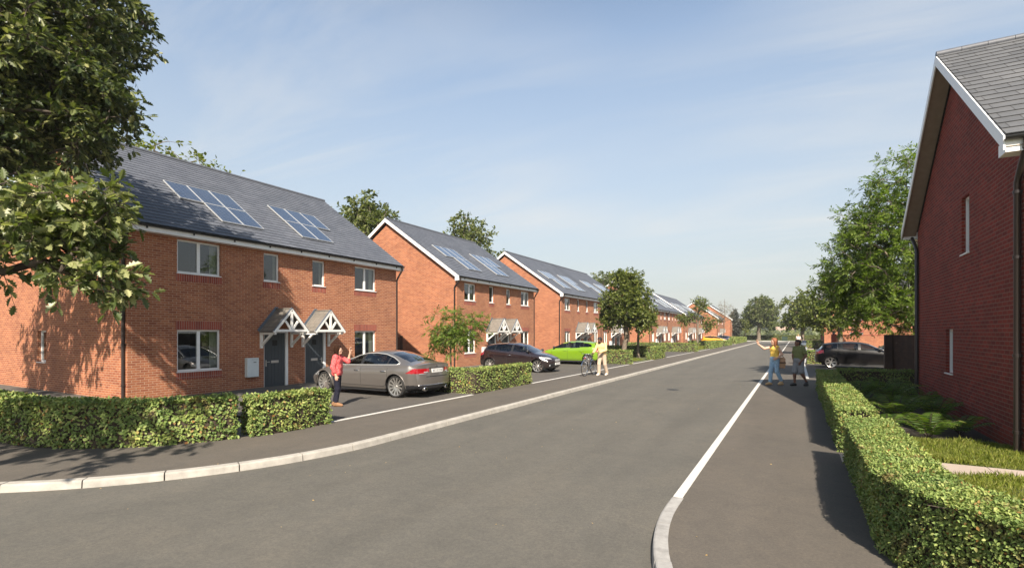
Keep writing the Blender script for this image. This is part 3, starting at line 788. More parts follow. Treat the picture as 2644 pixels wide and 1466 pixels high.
    for (kind, px) in pipes:
        dp = MB(); r_ = .048
        if kind == 'g0':       # on the left gable, next to the front corner
            dp.tube([(over + .07, -.09, zs + .17), (over + .07, -.09, zs + .05), (px + .10, -.06, zs - .30), (px, -.055, zs - .42), (px, -.055, .9), (px, -.055, zb + .02)], r_, 10)
            for z in (zs - .6, 3.2, 1.6, .35): dp.tube([(px, -.055, z), (px, -.055, z + .05)], r_ + .012, 10); dp.box(px - .05, px + .05, -.055, -.002, z + .01, z + .04)
        elif kind == 'g0b':
            dp.tube([(-D - over - .05, -.09, zs + .17), (-D - over - .05, -.09, zs + .05), (px - .10, -.06, zs - .30), (px, -.055, zs - .42), (px, -.055, zb + .02)], r_, 10)
        else:                  # just round the right-hand corner
            dp.tube([(over + .07, Lh + .09, zs + .17), (over + .07, Lh + .09, zs + .05), (px + .08, Lh + .06, zs - .36), (px, Lh + .055, zs - .5), (px, Lh + .055, .9), (px, Lh + .055, zb + .02)], r_, 10)
            for z in (zs - .7, 3.2, 1.6, .35): dp.tube([(px, Lh + .055, z), (px, Lh + .055, z + .05)], r_ + .012, 10)
        dp.build('downpipe', M['downpipe'], h, smooth=True, sharp=50)
    for a, b, c, d in [w[:4] for w in fwin]:
        window(h, front, a, b, c, d, None)
        s_ = MB(); s_.box(-.02, .004, a - .04, b + .05, c - .27, c - .031); s_.build('brick_sill', M['soldier'], h)
        if d < zs - .5 and lint:
            s_ = MB(); s_.box(-.02, .004, a - .05, b + .06, d + .001, d + .29); s_.build('brick_lintel', M['soldier'], h)
    for g in gwin:
        a, b, c, d = g[:4]
        window(h, g0, a, b, c, d, None, curtain=False, depth=.10 if len(g) < 5 else g[4], bar=False)
    for a, b, c, d, hg in doors:
        door_set(h, front, a, b, zb + .04 if c is None else c, d, hg)
        if porches: porch(h, (a + b) / 2)
    for ya, s_, w_ in pvs:
        pv(h, ya, s_, rp, w_)
    for y in ([] if meter is None else [meter]):
        bx = MB(); bx.box(.003, .17, y, y + .46, .34, 1.05)
        mt = bx.build('meter_box', M['meter'], h, bevel=.012)
        q = MB(); q.box(.171, .174, y + .24, y + .35, .875, .90); q.build('key_slot', M['black_plastic'], mt)
        q = MB(); q.box(.171, .173, y + .17, y + .42, .985, .99); q.build('lid_seam', M['dark'], mt)
    return h

def pv_group(y, low='r', s0=1.13, w=.83, hh=1.44):
    """five modules: three in the upper row, two below on the right or the left"""
    g = .012
    ks = (1, 2) if low == 'r' else (0, 1)
    return [(y + k * (w + g), s0 + hh + g, w) for k in range(3)] + [(y + k * (w + g), s0, w) for k in ks]

H1W = [(1.43, 2.87, 3.98, 5.09), (4.54, 5.21, 3.98, 5.06), (6.78, 7.43, 3.98, 5.06), (9.13, 10.47, 3.98, 5.07), (1.43, 2.87, .70, 2.09), (9.13, 10.47, .70, 2.08)]
H1D = [(4.55, 5.60, -.31, 2.06, 'r'), (6.41, 7.46, -.31, 2.06, 'l')]
FRX = -17.8
h1 = build_house('nearest red brick house pair, with two grey doors and a white meter box', 'house', (FRX, 7.7, 0), 0, 11.9, 11.14, -.50, 5.14, .69,
    H1W, H1D, [(-6.64, -5.9, .92, 2.07), (-4.4, -3.9, 3.94, 4.26)], True, M['brick'], M['slate'], [('g0', -.13), ('g1', .0)],
    pvs=pv_group(2.44) + pv_group(6.74, 'l'), meter=3.77)
W2 = [(.80, 2.05, 3.98, 5.06), (3.70, 4.28, 3.98, 5.08), (5.98, 6.56, 3.98, 5.06), (8.15, 9.45, 4.0, 5.06), (.80, 2.05, .70, 2.1), (8.15, 9.45, .70, 2.1)]
D2 = [(3.55, 4.55, -.31, 2.06, 'r'), (5.35, 6.35, -.31, 2.06, 'l')]
HG = 'red brick semi-detached pairs along the left side of the street'
h2 = build_house('second red brick pair along the left, behind the sapling and the dark hatchback', 'house', (FRX, 24.9, 0), 0, 10.25, 11.14, -.50, 5.14, .69,
    W2, D2, [], True, M['brick'], M['slate'], [('g0', -.13), ('g1', .0)], pvs=pv_group(1.33, 'r', w=.79) + pv_group(5.66, 'l', w=.86), meter=2.75, group=HG)
for y, x, lab in ((40.4, FRX, 'third red brick pair along the left, behind the bright green hatchback'),
                  (50.72, FRX, 'fourth red brick pair along the left, joined to the third, left of the round tree'),
                  (71.6, FRX, 'fifth red brick pair along the left, its gable peak above the round street tree'),
                  (81.95, FRX, 'sixth red brick pair along the left, right of the round street tree'),
                  (98.2, -18.1, 'seventh red brick pair along the left, behind the gappy airy street tree'),
                  (108.6, -18.1, 'eighth red brick pair along the left, behind the yellow car'),
                  (129.8, -16.3, 'ninth red brick pair along the left, its gable just right of the airy street tree'),
                  (143.5, -14.7, 'farthest red brick pair on the left, behind the thin bare tree')):
    c = copy_tree(h2); c.location = (x, y, 0); c['label'] = lab
h1['group'] = HG
# gable end of the house on the right (ridge at right angles to the street)
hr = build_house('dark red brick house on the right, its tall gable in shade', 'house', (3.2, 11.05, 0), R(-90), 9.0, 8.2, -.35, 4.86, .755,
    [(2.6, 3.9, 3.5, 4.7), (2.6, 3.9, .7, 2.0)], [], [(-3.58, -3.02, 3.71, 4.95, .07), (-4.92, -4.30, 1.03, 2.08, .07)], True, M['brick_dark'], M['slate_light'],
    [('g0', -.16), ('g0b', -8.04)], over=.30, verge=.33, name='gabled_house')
# ------------------------------------------------------------------ cars
def smooth_tab(tab, x, win):
    tab = sorted(tab); xs_ = [t[0] for t in tab]; zs_ = [t[1] for t in tab]
    lo, hi = x[0], x[-1]; step = .01
    fine = np.arange(lo - 1, hi + 1, step); f = np.interp(fine, xs_, zs_)
    # extend linearly so the ends keep their slope
    k = max(3, int(win / step) | 1); ker = np.hanning(k + 2)[1:-1]; ker /= ker.sum()
    f = np.convolve(np.pad(f, k // 2, mode='edge'), ker, mode='valid')
    return np.interp(x, fine, f)

CAR = {
 'saloon': dict(L=4.95, W=1.86, ax=(1.62, -1.52), rw=.345,
   zt=[(2.475, .60), (2.40, .68), (2.2, .77), (1.8, .86), (1.4, .92), (1.08, .965), (.30, 1.31), (-.10, 1.40), (-.55, 1.43), (-1.0, 1.40), (-1.35, 1.31), (-1.95, 1.10), (-2.2, 1.06), (-2.40, 1.075), (-2.475, 1.05)],
   zs=[(2.475, .56), (2.2, .68), (1.8, .78), (1.2, .865), (.8, .905), (0, .93), (-1, .96), (-1.6, .985), (-2.1, .985), (-2.475, .93)],
   wr=[(2.475, .60), (1.8, .70), (1.1, .735), (.30, .60), (-.5, .59), (-1.1, .58), (-1.9, .66), (-2.2, .74), (-2.475, .72)],
   w=[(2.475, .80), (2.2, .88), (1.7, .925), (.5, .915), (-.6, .915), (-1.6, .935), (-2.1, .90), (-2.475, .82)],
   zb=[(2.475, .24), (2.1, .20), (1.2, .20), (-1.2, .20), (-2.0, .24), (-2.475, .30)],
   wind=(1.04, .30), rear=(-1.10, -1.88),
   dlo=[(1.02, .945), (.62, 1.12), (.25, 1.25), (-.1, 1.325), (-.55, 1.345), (-.95, 1.31), (-1.3, 1.215), (-1.66, 1.06), (-1.58, 1.015), (-.6, .985), (.4, .96)],
   bars=[(-.02, -.14), (-1.14, -1.20)], doors=((.98, -.08), (-.08, -1.22)), trim=True),
 'hatch': dict(L=4.30, W=1.78, ax=(1.42, -1.38), rw=.325,
   zt=[(2.15, .64), (2.08, .74), (1.85, .83), (1.5, .92), (1.16, 1.0), (.42, 1.37), (.05, 1.455), (-.45, 1.48), (-1.2, 1.44), (-1.68, 1.375), (-1.74, 1.33), (-1.98, 1.06), (-2.10, .99), (-2.15, .93)],
   zs=[(2.15, .60), (1.85, .74), (1.2, .89), (.5, .95), (-.5, 1.0), (-1.3, 1.05), (-1.8, 1.04), (-2.15, .88)],
   wr=[(2.15, .58), (1.6, .68), (1.16, .71), (.42, .60), (-.4, .58), (-1.5, .56), (-1.74, .57), (-1.98, .68), (-2.15, .70)],
   w=[(2.15, .76), (1.9, .84), (1.5, .885), (.5, .875), (-.6, .875), (-1.4, .89), (-1.9, .85), (-2.15, .78)],
   zb=[(2.15, .24), (1.8, .20), (1.1, .20), (-1.1, .20), (-1.75, .24), (-2.15, .30)],
   wind=(1.12, .42), rear=(-1.73, -1.97),
   dlo=[(1.08, 1.0), (.75, 1.15), (.42, 1.285), (.0, 1.37), (-.5, 1.39), (-1.0, 1.365), (-1.42, 1.30), (-1.58, 1.22), (-1.62, 1.13), (-1.2, 1.085), (-.4, 1.045), (.4, 1.01)],
   bars=[(.02, -.10), (-1.03, -1.08)], doors=((1.05, -.04), (-.04, -1.10)), trim=False),
}

def in_poly(px, pz, poly):
    ins = np.zeros(px.shape, bool); n = len(poly)
    for i in range(n):
        x1, z1 = poly[i]; x2, z2 = poly[(i + 1) % n]
        c = ((z1 > pz) != (z2 > pz)) & (px < (x2 - x1) * (pz - z1) / (z2 - z1 + 1e-12) + x1)
        ins ^= c
    return ins

def build_car(kind, label, loc, rz, paint, name='parked_car', style='mesh', three_door=False, plate_f=True, scale=1.0, trim=None, dark_low=True, group=None, wheel_style=10, cat='car'):
    K = CAR[kind]; car = thing(name, label, cat, loc, rz, group)
    Lh = K['L'] / 2; ax = K['ax']; rw = K['rw']; Ra = rw + .055
    # stations, denser where the roof line is steep
    base = np.arange(-Lh, Lh + 1e-6, .03); extra = np.r_[np.arange(-Lh, -Lh + .35, .012), np.arange(Lh - .3, Lh, .012), np.arange(K['rear'][1] - .04, K['rear'][0] + .05, .012)]
    xs_ = np.unique(np.round(np.r_[base, extra, Lh], 4)); ns = len(xs_)
    zt = smooth_tab(K['zt'], xs_, .16 if kind == 'saloon' else .11); zs_ = smooth_tab(K['zs'], xs_, .3); wr = smooth_tab(K['wr'], xs_, .25)
    w = smooth_tab(K['w'], xs_, .3); zb = smooth_tab(K['zb'], xs_, .3)
    ze = zt - .052 - .02 * (zt > 1.2); zs_ = np.minimum(zs_, ze - .015)
    NS, NG, NR = (44, 14, 9) if kind == 'saloon' else (24, 12, 9)
    hs = np.linspace(0, 1, NS); side = np.interp(hs, [0, .05, .2, .45, .68, .80, .9, 1], [.86, .925, .965, .99, 1.0, .995, .975, .945])
    rows = []
    for h, sd in zip(hs, side): rows.append(np.stack([xs_, w * sd, zb + (zs_ - zb) * h], -1))
    for g in np.linspace(0, 1, NG + 1)[1:]:
        y = w * .945 * (1 - g) + wr * g + .03 * math.sin(math.pi * g) * (zt > 1.0); rows.append(np.stack([xs_, y, zs_ + (ze - zs_) * g], -1))
    for r in np.linspace(0, 1, NR + 1)[1:]:
        y = wr * (1 - r); rows.append(np.stack([xs_, y, ze + (zt - ze) * (1 - (1 - r) ** 2.2)], -1))
    half = np.array(rows)                       # (rows, stations, 3)
    nr = len(half); right = half[:-1][::-1].copy(); right[:, :, 1] *= -1
    G = np.concatenate([half, right]); nrow = len(G)
    def deform(P):
        x, y, z = P[..., 0], P[..., 1], P[..., 2]
        q = x.copy()
        gf = ease((x - (Lh - .75)) / .75); gr = ease((-x - (Lh - .60)) / .60)
        ay = np.clip(np.abs(y) / (K['W'] / 2), 0, 1)
        q -= gf * (.34 * ay ** 2.7 + .10 * np.clip((z - .52) / .3, -1, 1) ** 2)
        q += gr * (.24 * ay ** 3.0 + .07 * np.clip((z - .56) / .4, -1, 1) ** 2 * (z < .56) + .05 * np.clip((z - .60) / .4, 0, 1))
        return np.stack([q, y, z], -1)
    V = []; F = []; C = []                        # vertices, quads, class
    idx = np.arange(nrow * ns).reshape(nrow, ns)
    V = G.reshape(-1, 3)
    i, j = np.meshgrid(np.arange(nrow - 1), np.arange(ns - 1), indexing='ij')
    Q = np.stack([idx[i + 1, j], idx[i + 1, j + 1], idx[i, j + 1], idx[i, j]], -1).reshape(-1, 4)
    rowid = i.ravel(); rowid = np.minimum(rowid, nrow - 2 - rowid)
    kinds = np.where(rowid < NS - 1, 0, np.where(rowid < NS - 1 + NG, 1, 2))
    # snap the wheel arches
    Vs = V.copy(); sidev = (np.arange(nrow)[:, None].repeat(ns, 1).ravel()); sidev = np.minimum(sidev, nrow - 1 - sidev)
    cen = Vs[Q].mean(1); drop = np.zeros(len(Q), bool)
    for a in ax:
        d = np.hypot(cen[:, 0] - a, cen[:, 2] - rw); drop |= (d < Ra) & (kinds == 0)
        dv = np.hypot(Vs[:, 0] - a, Vs[:, 2] - rw); near = (np.abs(dv - Ra) < (.026 if kind == 'saloon' else .036)) & (sidev < NS)
        sc = Ra / np.maximum(dv, 1e-6)
        Vs[near, 0] = a + (Vs[near, 0] - a) * sc[near]; Vs[near, 2] = rw + (Vs[near, 2] - rw) * sc[near]
    cen0 = Vs[Q].mean(1)
    cls = np.zeros(len(Q), int)
    B_, GL, WS, RW, LOW, TL, HL, GR, UB = 0, 1, 2, 3, 4, 5, 6, 7, 8
    dl = in_poly(cen0[:, 0], cen0[:, 2], K['dlo']) & (kinds == 1)
    pil = np.zeros(len(Q), bool)
    for a, b in K['bars']: pil |= (cen0[:, 0] < a) & (cen0[:, 0] > b)
    cls[dl & ~pil] = GL
    cls[dl & pil] = LOW
    roofseg = kinds == 2
    inw = (np.abs(cen0[:, 1]) < .93 * np.interp(cen0[:, 0], xs_, wr))
    cls[roofseg & inw & (cen0[:, 0] < K['wind'][0]) & (cen0[:, 0] > K['wind'][1])] = WS
    cls[roofseg & inw & (cen0[:, 0] < K['rear'][0]) & (cen0[:, 0] > K['rear'][1])] = RW
    # end caps
    caps_V = []; caps_Q = []; off = len(Vs); m = 26
    for e, js in ((0, -1), (ns - 1, 1)):
        hh = half[:, e]; t = np.linspace(1, -1, m + 1)
        Y = hh[:, 1][:, None] * t[None]; X = np.full_like(Y, hh[0, 0]); Zc = hh[:, 2][:, None].repeat(m + 1, 1)
        # bring rows of the upper crown level with each other
        P = np.stack([X, Y, Zc], -1); k = P.shape[0]
        ci = off + np.arange(k * (m + 1)).reshape(k, m + 1); off += k * (m + 1)
        caps_V.append(P.reshape(-1, 3))
        a, b = np.meshgrid(np.arange(k - 1), np.arange(m), indexing='ij')
        q = np.stack([ci[a, b], ci[a + 1, b], ci[a + 1, b + 1], ci[a, b + 1]], -1).reshape(-1, 4)
        caps_Q.append(q[:, ::-1] if js > 0 else q)
    V2 = np.concatenate([Vs] + caps_V); Q2 = np.concatenate([Q[~drop]] + caps_Q)
    cls2 = np.concatenate([cls[~drop]] + [np.zeros(len(q), int) for q in caps_Q])
    # underside
    V3 = deform(V2); c = V3[Q2].mean(1); ay = np.abs(c[:, 1]); r0 = V2[Q2].mean(1)[:, 0]
    body = cls2 == 0
    if kind == 'saloon':
        tl = body & (c[:, 0] < -Lh + .62) & (ay > .38) & (c[:, 2] < .905) & (c[:, 2] > .755 + np.clip(.62 - ay, 0, 1) * .20) & (c[:, 2] > .715 + np.clip(c[:, 0] + Lh - .25, 0, 1) * -.0) & (c[:, 2] < .905 - np.clip(c[:, 0] + Lh - .30, 0, 1) * .62)
        low = body & (c[:, 0] < -Lh + .55) & (c[:, 2] < .40) | body & (c[:, 2] < .25)
        hl = body & (c[:, 0] > Lh - .62) & (ay > .42) & (c[:, 2] > .58) & (c[:, 2] < .70)
        gr = body & (c[:, 0] > Lh - .3) & (ay < .40) & (c[:, 2] > .36) & (c[:, 2] < .62)
    else:
        tl = body & (c[:, 0] < -Lh + .42) & (ay > .50) & (c[:, 2] < 1.0) & (c[:, 2] > .78 + .25 * np.clip(c[:, 0] + Lh - .12, 0, 1))
        low = body & (c[:, 2] < .25) | body & (c[:, 0] < -Lh + .3) & (c[:, 2] < .42) & (ay < .75)
        hl = body & (c[:, 0] > Lh - .66) & (ay > .48) & (c[:, 2] > .66 + .16 * np.clip(ay - .5, 0, 1)) & (c[:, 2] < .76 + .10 * np.clip(ay - .5, 0, 1)) & (ay < .82)
        gr = body & (c[:, 0] > Lh - .35) & (ay < .62) & (c[:, 2] > .28) & (c[:, 2] < .46)
    cls2[low] = LOW; cls2[tl] = TL; cls2[hl] = HL; cls2[gr] = GR
    def sub(sel, name, mat, parent, smooth=True, outward=0.0, sharp=34):
        q = Q2[sel]
        if not len(q): return None
        u, inv = np.unique(q, return_inverse=True); P = V3[u]
        o = npmesh(name, P, np.full(len(q), 4), inv.ravel(), mat, parent, smooth=smooth)
        if sharp: o.data.set_sharp_from_angle(angle=R(sharp))
        return o
    # doors: panels cut out of the body side
    ids = np.arange(len(Q2)); sideface = np.r_[kinds[~drop], np.full(len(Q2) - (~drop).sum(), 9)]
    isdoor = np.zeros(len(Q2), int)
    dr = K['doors'] if not three_door else ((1.05, -.34),)
    for k, (a, b) in enumerate(dr):
        rear_cut = b - np.clip(.62 - c[:, 2], 0, 1) * (-.50 if (k == len(dr) - 1 and not three_door) else 0)
        s_ = (cls2 == 0) & (sideface == 0) & (c[:, 0] < a) & (c[:, 0] > rear_cut) & (c[:, 2] > .30) & (np.hypot(c[:, 0] - ax[1], c[:, 2] - rw) > Ra + .07) & (np.hypot(c[:, 0] - ax[0], c[:, 2] - rw) > Ra + .07)
        for sg in (1, -1): isdoor[s_ & (np.sign(c[:, 1]) == sg)] = (k + 1) * 10 + (1 if sg > 0 else 2)
    sub((cls2 == 0) & (isdoor == 0), 'body', paint, car)
    # side height -> half width, for things laid on the flank
    def side_y(x, z):
        e = int(np.argmin(np.abs(xs_ - x))); hh = V3[idx[:nr, e]]; return float(np.interp(z, hh[:NS + NG, 2], hh[:NS + NG, 1]))
    for code in sorted(set(isdoor) - {0}):
        k = code // 10 - 1; sg = 1 if code % 10 == 1 else -1; a, b = dr[k]
        d = sub(isdoor == code, 'door', paint, car)
        g = MB(); zz = np.linspace(.34, .90, 12)
        fx = lambda z: a - .004 if k == 0 else a
        g.tube([(a, sg * (side_y(a, z) + .001), z) for z in zz], .0055, 4, m=0)
        if k == len(dr) - 1:
            pts = [(b + max(0, .62 - z) * (.50 if not three_door else 0), z) for z in zz]
            g.tube([(x, sg * (side_y(x, z) + .001), z) for x, z in pts], .0055, 4)
        xx = np.linspace(a, b + (.14 if k == len(dr) - 1 and not three_door else 0), 10); g.tube([(x, sg * (side_y(x, .335) + .001), .335) for x in xx], .005, 4)
        g.build('door_seam', M['dark'], d)
        hx = b + .17; hz = .80 if kind == 'saloon' else .84; y = side_y(hx, hz)
        g = MB(); g.tube([(hx + .10, sg * (y - .005), hz), (hx + .08, sg * (y + .028), hz + .002), (hx - .08, sg * (y + .028), hz + .004), (hx - .10, sg * (y - .005), hz + .004)], .013, 8)
        g.build('handle', M['chrome'] if kind == 'saloon' or three_door else paint, d, smooth=True)
    for nm, code, mt in (('windscreen', WS, M['car_glass']), ('rear_window', RW, M['car_glass']), ('lower_trim', LOW, M['black_plastic']), ('grille', GR, M['black_plastic'])):
        sub(cls2 == code, nm, mt, car)
    for sg in (1, -1):
        s_ = np.sign(c[:, 1]) == sg
        bnd = [9] + [(a + b) / 2 for a, b in K['bars']] + [-9]
        for k in range(len(bnd) - 1):
            sub((cls2 == GL) & s_ & (c[:, 0] < bnd[k]) & (c[:, 0] > bnd[k + 1]), 'side_window', M['car_glass'], car)
        sub((cls2 == TL) & s_, 'tail_light', M['red_lens'], car); sub((cls2 == HL) & s_, 'headlight', M['clear_lens'], car)
    if kind == 'saloon':
        for sg in (1, -1):
            g = MB(); pl = [(x, z) for x, z in K['dlo']]; pr = resample(pl + pl[:1], .06)
            g.tube([(x, sg * (side_y(x, z) + .006), z) for x, z in pr[:-1]], .013, 6, closed=True)
            for a, b in K['bars'][:1]: pass
            g.build('window_trim', M['alu'], car, smooth=True)
        g = MB(); yy_ = np.linspace(-.78, .78, 24); P = np.stack([np.full(24, -Lh), yy_, np.full(24, .405)], -1); D_ = deform(P)
        g.tube([(q[0] - .006, q[1], q[2]) for q in D_], .013, 6); g.build('bumper_strip', M['chrome'], car, smooth=True)
        for sg in (1, -1):
            g = MB(); g.lathe([(.05, -.05), (.062, -.05), (.062, .10), (.05, .10), (.05, -.04)], 20, 'x', (-Lh + .10, sg * .52, .29)); g.build('exhaust_tip', M['chrome'], car, smooth=True)
            xx = np.linspace(-Lh + .02, -Lh + .02, 2)
            g = MB(); P = deform(np.stack([np.full(10, -Lh), sg * np.linspace(.5, .74, 10), np.full(10, .752)], -1)); g.tube([(q[0] - .004, q[1], q[2]) for q in P], .010, 6); g.build('lamp_strip', M['clear_lens'], car)
            P = deform(np.stack([np.full(4, -Lh), sg * np.linspace(.44, .58, 4), np.full(4, .80)], -1)); g = MB(); g.tube([(q[0] - .004, q[1], q[2]) for q in P], .014, 6); g.build('lamp_strip', M['clear_lens'], car)
        # lower edge of the boot lid and its recess
        P = deform(np.stack([np.full(16, -Lh), np.linspace(-.50, .50, 16), np.full(16, .66)], -1)); g = MB(); g.tube([(q[0] - .002, q[1], q[2]) for q in P], .012, 6)
        P = deform(np.stack([np.full(12, -Lh), np.linspace(-.37, .37, 12), np.full(12, .915)], -1)); g.tube([(q[0] - .002, q[1], q[2]) for q in P], .012, 6)
        g.build('boot_seam', M['dark'], car)
        g = MB(); e = deform(np.array([[-Lh, 0, .97]]))[0]
        for a in (90, 210, 330):
            ca, sa = math.cos(R(a)), math.sin(R(a)); cb, sb = -sa, ca
            g.quad((e[0] - .008, 0, .965), (e[0] - .008, .018 * cb + .03 * ca, .965 + .018 * sb + .03 * sa), (e[0] - .008, .06 * ca, .965 + .06 * sa), (e[0] - .008, -.018 * cb + .03 * ca, .965 - .018 * sb + .03 * sa))
        g.build('boot_emblem', M['chrome'], car)
    else:
        g = MB(); tz = float(np.interp(K['rear'][0], xs_, zt))
        g.prism([(-1.62, tz + .015), (-1.90, tz - .012), (-1.90, tz - .035), (-1.66, tz - .06)], lambda u, v, t: (u, t, v), -.52, .52)
        g.build('spoiler', paint, car, bevel=.012)
        if plate_f:
            P = deform(np.stack([np.full(20, Lh), np.linspace(-.46, .46, 20), np.full(20, .60)], -1)); g = MB()
            for dz, r_ in ((.045, .012), (.02, .010), (-.005, .010), (-.03, .012)):
                g.tube([(q[0] + .006, q[1], .60 + dz) for q in P[4:16]], r_, 5)
            g.build('chrome_grille', M['alu'], car)
        for sg in (1, -1):
            e = deform(np.array([[Lh, sg * .60, .36]]))[0]
            g = MB(); g.lathe([(0, .02), (.04, .015), (.05, -.02)], 14, 'x', tuple(e)); g.build('fog_light', M['clear_lens'], car, smooth=True)
    # plates
    for s_, z in ((-1, .83 if kind == 'saloon' else .60), (1, .44)):
        if kind == 'saloon' and s_ > 0: z = .42
        e = deform(np.array([[s_ * Lh, 0, z]]))[0]; x = e[0] + s_ * .012
        g = MB(); g.box(*sorted((x, x - s_ * .03)), -.26, .26, z - .058, z + .058); p_ = g.build('number_plate', M['plate_w'], car)
        g = MB(); rr = random.Random(int(loc[1] * 10) + s_)
        for k in range(7):
            y = -.205 + k * .062 + (.03 if k > 3 else 0); xx = sorted((x, x + s_ * .002))
            g.box(*xx, y - .018, y - .008, z - .034, z + .034)
            if k % 2: g.box(*xx, y + .008, y + .018, z - .034, z + .034)
            g.box(*xx, y - .008, y + .012, z + rr.choice((-.034, -.004, .024)), z + rr.choice((.034, .034)))
        g.build('plate_characters', M['ink'], p_)
    # mirrors
    for sg in (1, -1):
        mx_, mz = K['dlo'][0][0] - .20, K['dlo'][0][1] + .06
        y = side_y(mx_, mz); g = MB()
        g.lathe([(0, -.10), (.055, -.09), (.078, -.03), (.080, .04), (.06, .085), (0, .095)], 14, 'y', (mx_, sg * (y + .13), mz)); g.v = [(q[0] * .9 + mx_ * .1, q[1], q[2]) for q in g.v]
        g.bar((mx_ + .02, sg * (y - .01), mz - .05), (mx_, sg * (y + .07), mz - .03), .05, .03)
        g.build('wing_mirror', M['black_plastic'] if kind != 'saloon' else paint, car, smooth=True)
    # wheel housings, floor, cabin
    g = MB()
    for a in ax:
        for sg in (1, -1):
            yo = side_y(a + Ra + .03, .5) - .04; yi = yo - .34; n = 18
            pts = [(a + Ra * math.cos(math.pi * t / n), rw + Ra * math.sin(math.pi * t / n)) for t in range(n + 1)]
            pts = [(a + Ra, .18)] + pts + [(a - Ra, .18)]
            for k in range(len(pts) - 1):
                (x1, z1), (x2, z2) = pts[k], pts[k + 1]
                g.quad((x1, sg * (yo + .02), z1), (x2, sg * (yo + .02), z2), (x2, sg * yi, z2), (x1, sg * yi, z1))
            g.quad(*[(x, sg * yi, z) for x, z in pts])
    g.box(-Lh + .35, Lh - .35, -.60, .60, .16, .24)
    for x0, x1 in ((ax[1] + Ra, ax[0] - Ra),): g.box(x0, x1, -.83, .83, .17, .26)
    g.box(ax[0] - Ra - .12, ax[0] - Ra - .10, -.80, .80, .25, .80); 
    g.build('underbody', M['dark'], car)
    for a in ax:
        for sg in (1, -1):
            g = MB(); pts = []
            for t in np.linspace(-12, 192, 34):
                x, z = a + Ra * math.cos(R(t)), rw + Ra * math.sin(R(t))
                pts.append((x, sg * (side_y(x, max(z, .22)) + .001), z))
            g.tube(pts, .012, 5); g.build('arch_lip', paint, car, smooth=True)
    for sx_ in ((.15, 'f'), (-.85, 'r')):
        for sg in ((.37, -.37) if sx_[1] == 'f' else (.30, -.30)):
            g = MB(); x = sx_[0]; wv = .24 if sx_[1] == 'f' else .30
            g.box(x - .02, x + .48, sg - wv, sg + wv, .30, .55); g.prism([(x + .04, .52), (x - .24, 1.07), (x - .34, 1.05), (x - .10, .50)], lambda u, v, t: (u, t, v), sg - wv * .95, sg + wv * .95)
            g.box(x - .36, x - .27, sg - .13, sg + .13, 1.08, 1.25)
            g.build('seat', M['seat'], car, bevel=.03)
    g = MB(); g.box(.66, 1.05, -.72, .72, .55, .86); g.tube([(.50 + .0, .37 + .17 * math.cos(R(t)), .86 + .17 * math.sin(R(t))) for t in range(0, 360, 24)], .015, 6, closed=True); g.bar((.50, .37, .86), (.70, .37, .78), .05, .05)
    g.box(-1.75 if kind == 'saloon' else -1.6, -1.30, -.66, .66, .80, .90)
    g.build('dashboard', M['dark'], car)
    # wheels
    wy = side_y(ax[0] + Ra + .05, .5) - .125
    for a in ax:
        for sg in (1, -1):
            wmb = MB(); cy = sg * wy
            o = lambda h: cy + sg * h
            wmb.lathe([(0, o(.02)), (.13, o(.02)), (.15, o(-.02)), (.15, o(-.04)), (0, o(-.04))], 20, 'y', (a, 0, rw)); wh = wmb.build('wheel', M['dark'], car, smooth=True, sharp=30)
            t_ = MB(); ri = rw * .79
            t_.lathe([(ri, o(-.105)), (rw * .90, o(-.115)), (rw * .985, o(-.085)), (rw, o(-.03)), (rw, o(.03)), (rw * .985, o(.085)), (rw * .91, o(.112)), (ri + .012, o(.105)), (ri, o(.09))], 40, 'y', (a, 0, rw)); t_.build('tyre', M['tyre'], wh, smooth=True, sharp=50)
            r_ = MB()
            r_.lathe([(ri + .004, o(.106)), (ri - .012, o(.10)), (ri - .022, o(.06)), (ri - .03, o(-.08)), (ri + .002, o(-.10))], 40, 'y', (a, 0, rw))
            r_.lathe([(0, o(.075)), (.035, o(.078)), (.06, o(.06)), (.07, o(.03))], 20, 'y', (a, 0, rw))
            ns_ = wheel_style
            for k in range(ns_):
                t = 2 * math.pi * k / ns_ + .2; tt = [t] if ns_ >= 8 else [t - .16, t + .16]
                for tq in tt:
                    c_, s2 = math.cos(tq), math.sin(tq)
                    t0_ = t if ns_ < 8 else tq
                    r_.bar((a + .05 * math.cos(t0_), o(.058), rw + .05 * math.sin(t0_)), (a + (ri - .01) * c_, o(.085), rw + (ri - .01) * s2), .048 if ns_ >= 8 else .036, .03, up=(0, sg, 0))
            r_.build('rim', M['alloy'], wh, smooth=True, sharp=35)
    return car

paints = dict(grey=paint_mat('bronze_grey_metallic', (.27, .245, .225), metal=.75, rough=.34),
              black=paint_mat('black_paint', (.003, .003, .004), rough=.28, coat=.0, spec=.18),
              plum=paint_mat('black_plum_paint', (.016, .009, .010), rough=.2),
              green=paint_mat('lime_green_paint', (.15, .27, .008), rough=.28),
              yellow=paint_mat('amber_yellow_paint', (.72, .32, .012), rough=.3),
              navy=paint_mat('navy_paint', (.02, .025, .05), rough=.25),
              white=paint_mat('white_car_paint', (.72, .72, .70), rough=.25))
build_car('saloon', 'bronze grey four-door saloon parked nose-in beside the woman in the red blouse', (-12.2, 12.60, 0), R(180), paints['grey'], wheel_style=12)
build_car('hatch', 'black three-door hatchback parked nose out behind the hedge by the second house pair', (-12.62, 23.35, 0), 0, paints['plum'], three_door=True, wheel_style=9)
build_car('hatch', 'bright lime green hatchback parked behind the man with the bicycle', (-12.55, 30.25, 0), R(180), paints['green'], wheel_style=10)
build_car('hatch', 'amber yellow hatchback parked far down the left side behind a hedge', (-12.0, 91.6, 0), 0, paints['yellow'], wheel_style=5)
build_car('hatch', 'dark navy car half hidden beyond the yellow hatchback', (-12.0, 96.6, 0), R(180), paints['navy'], wheel_style=5)
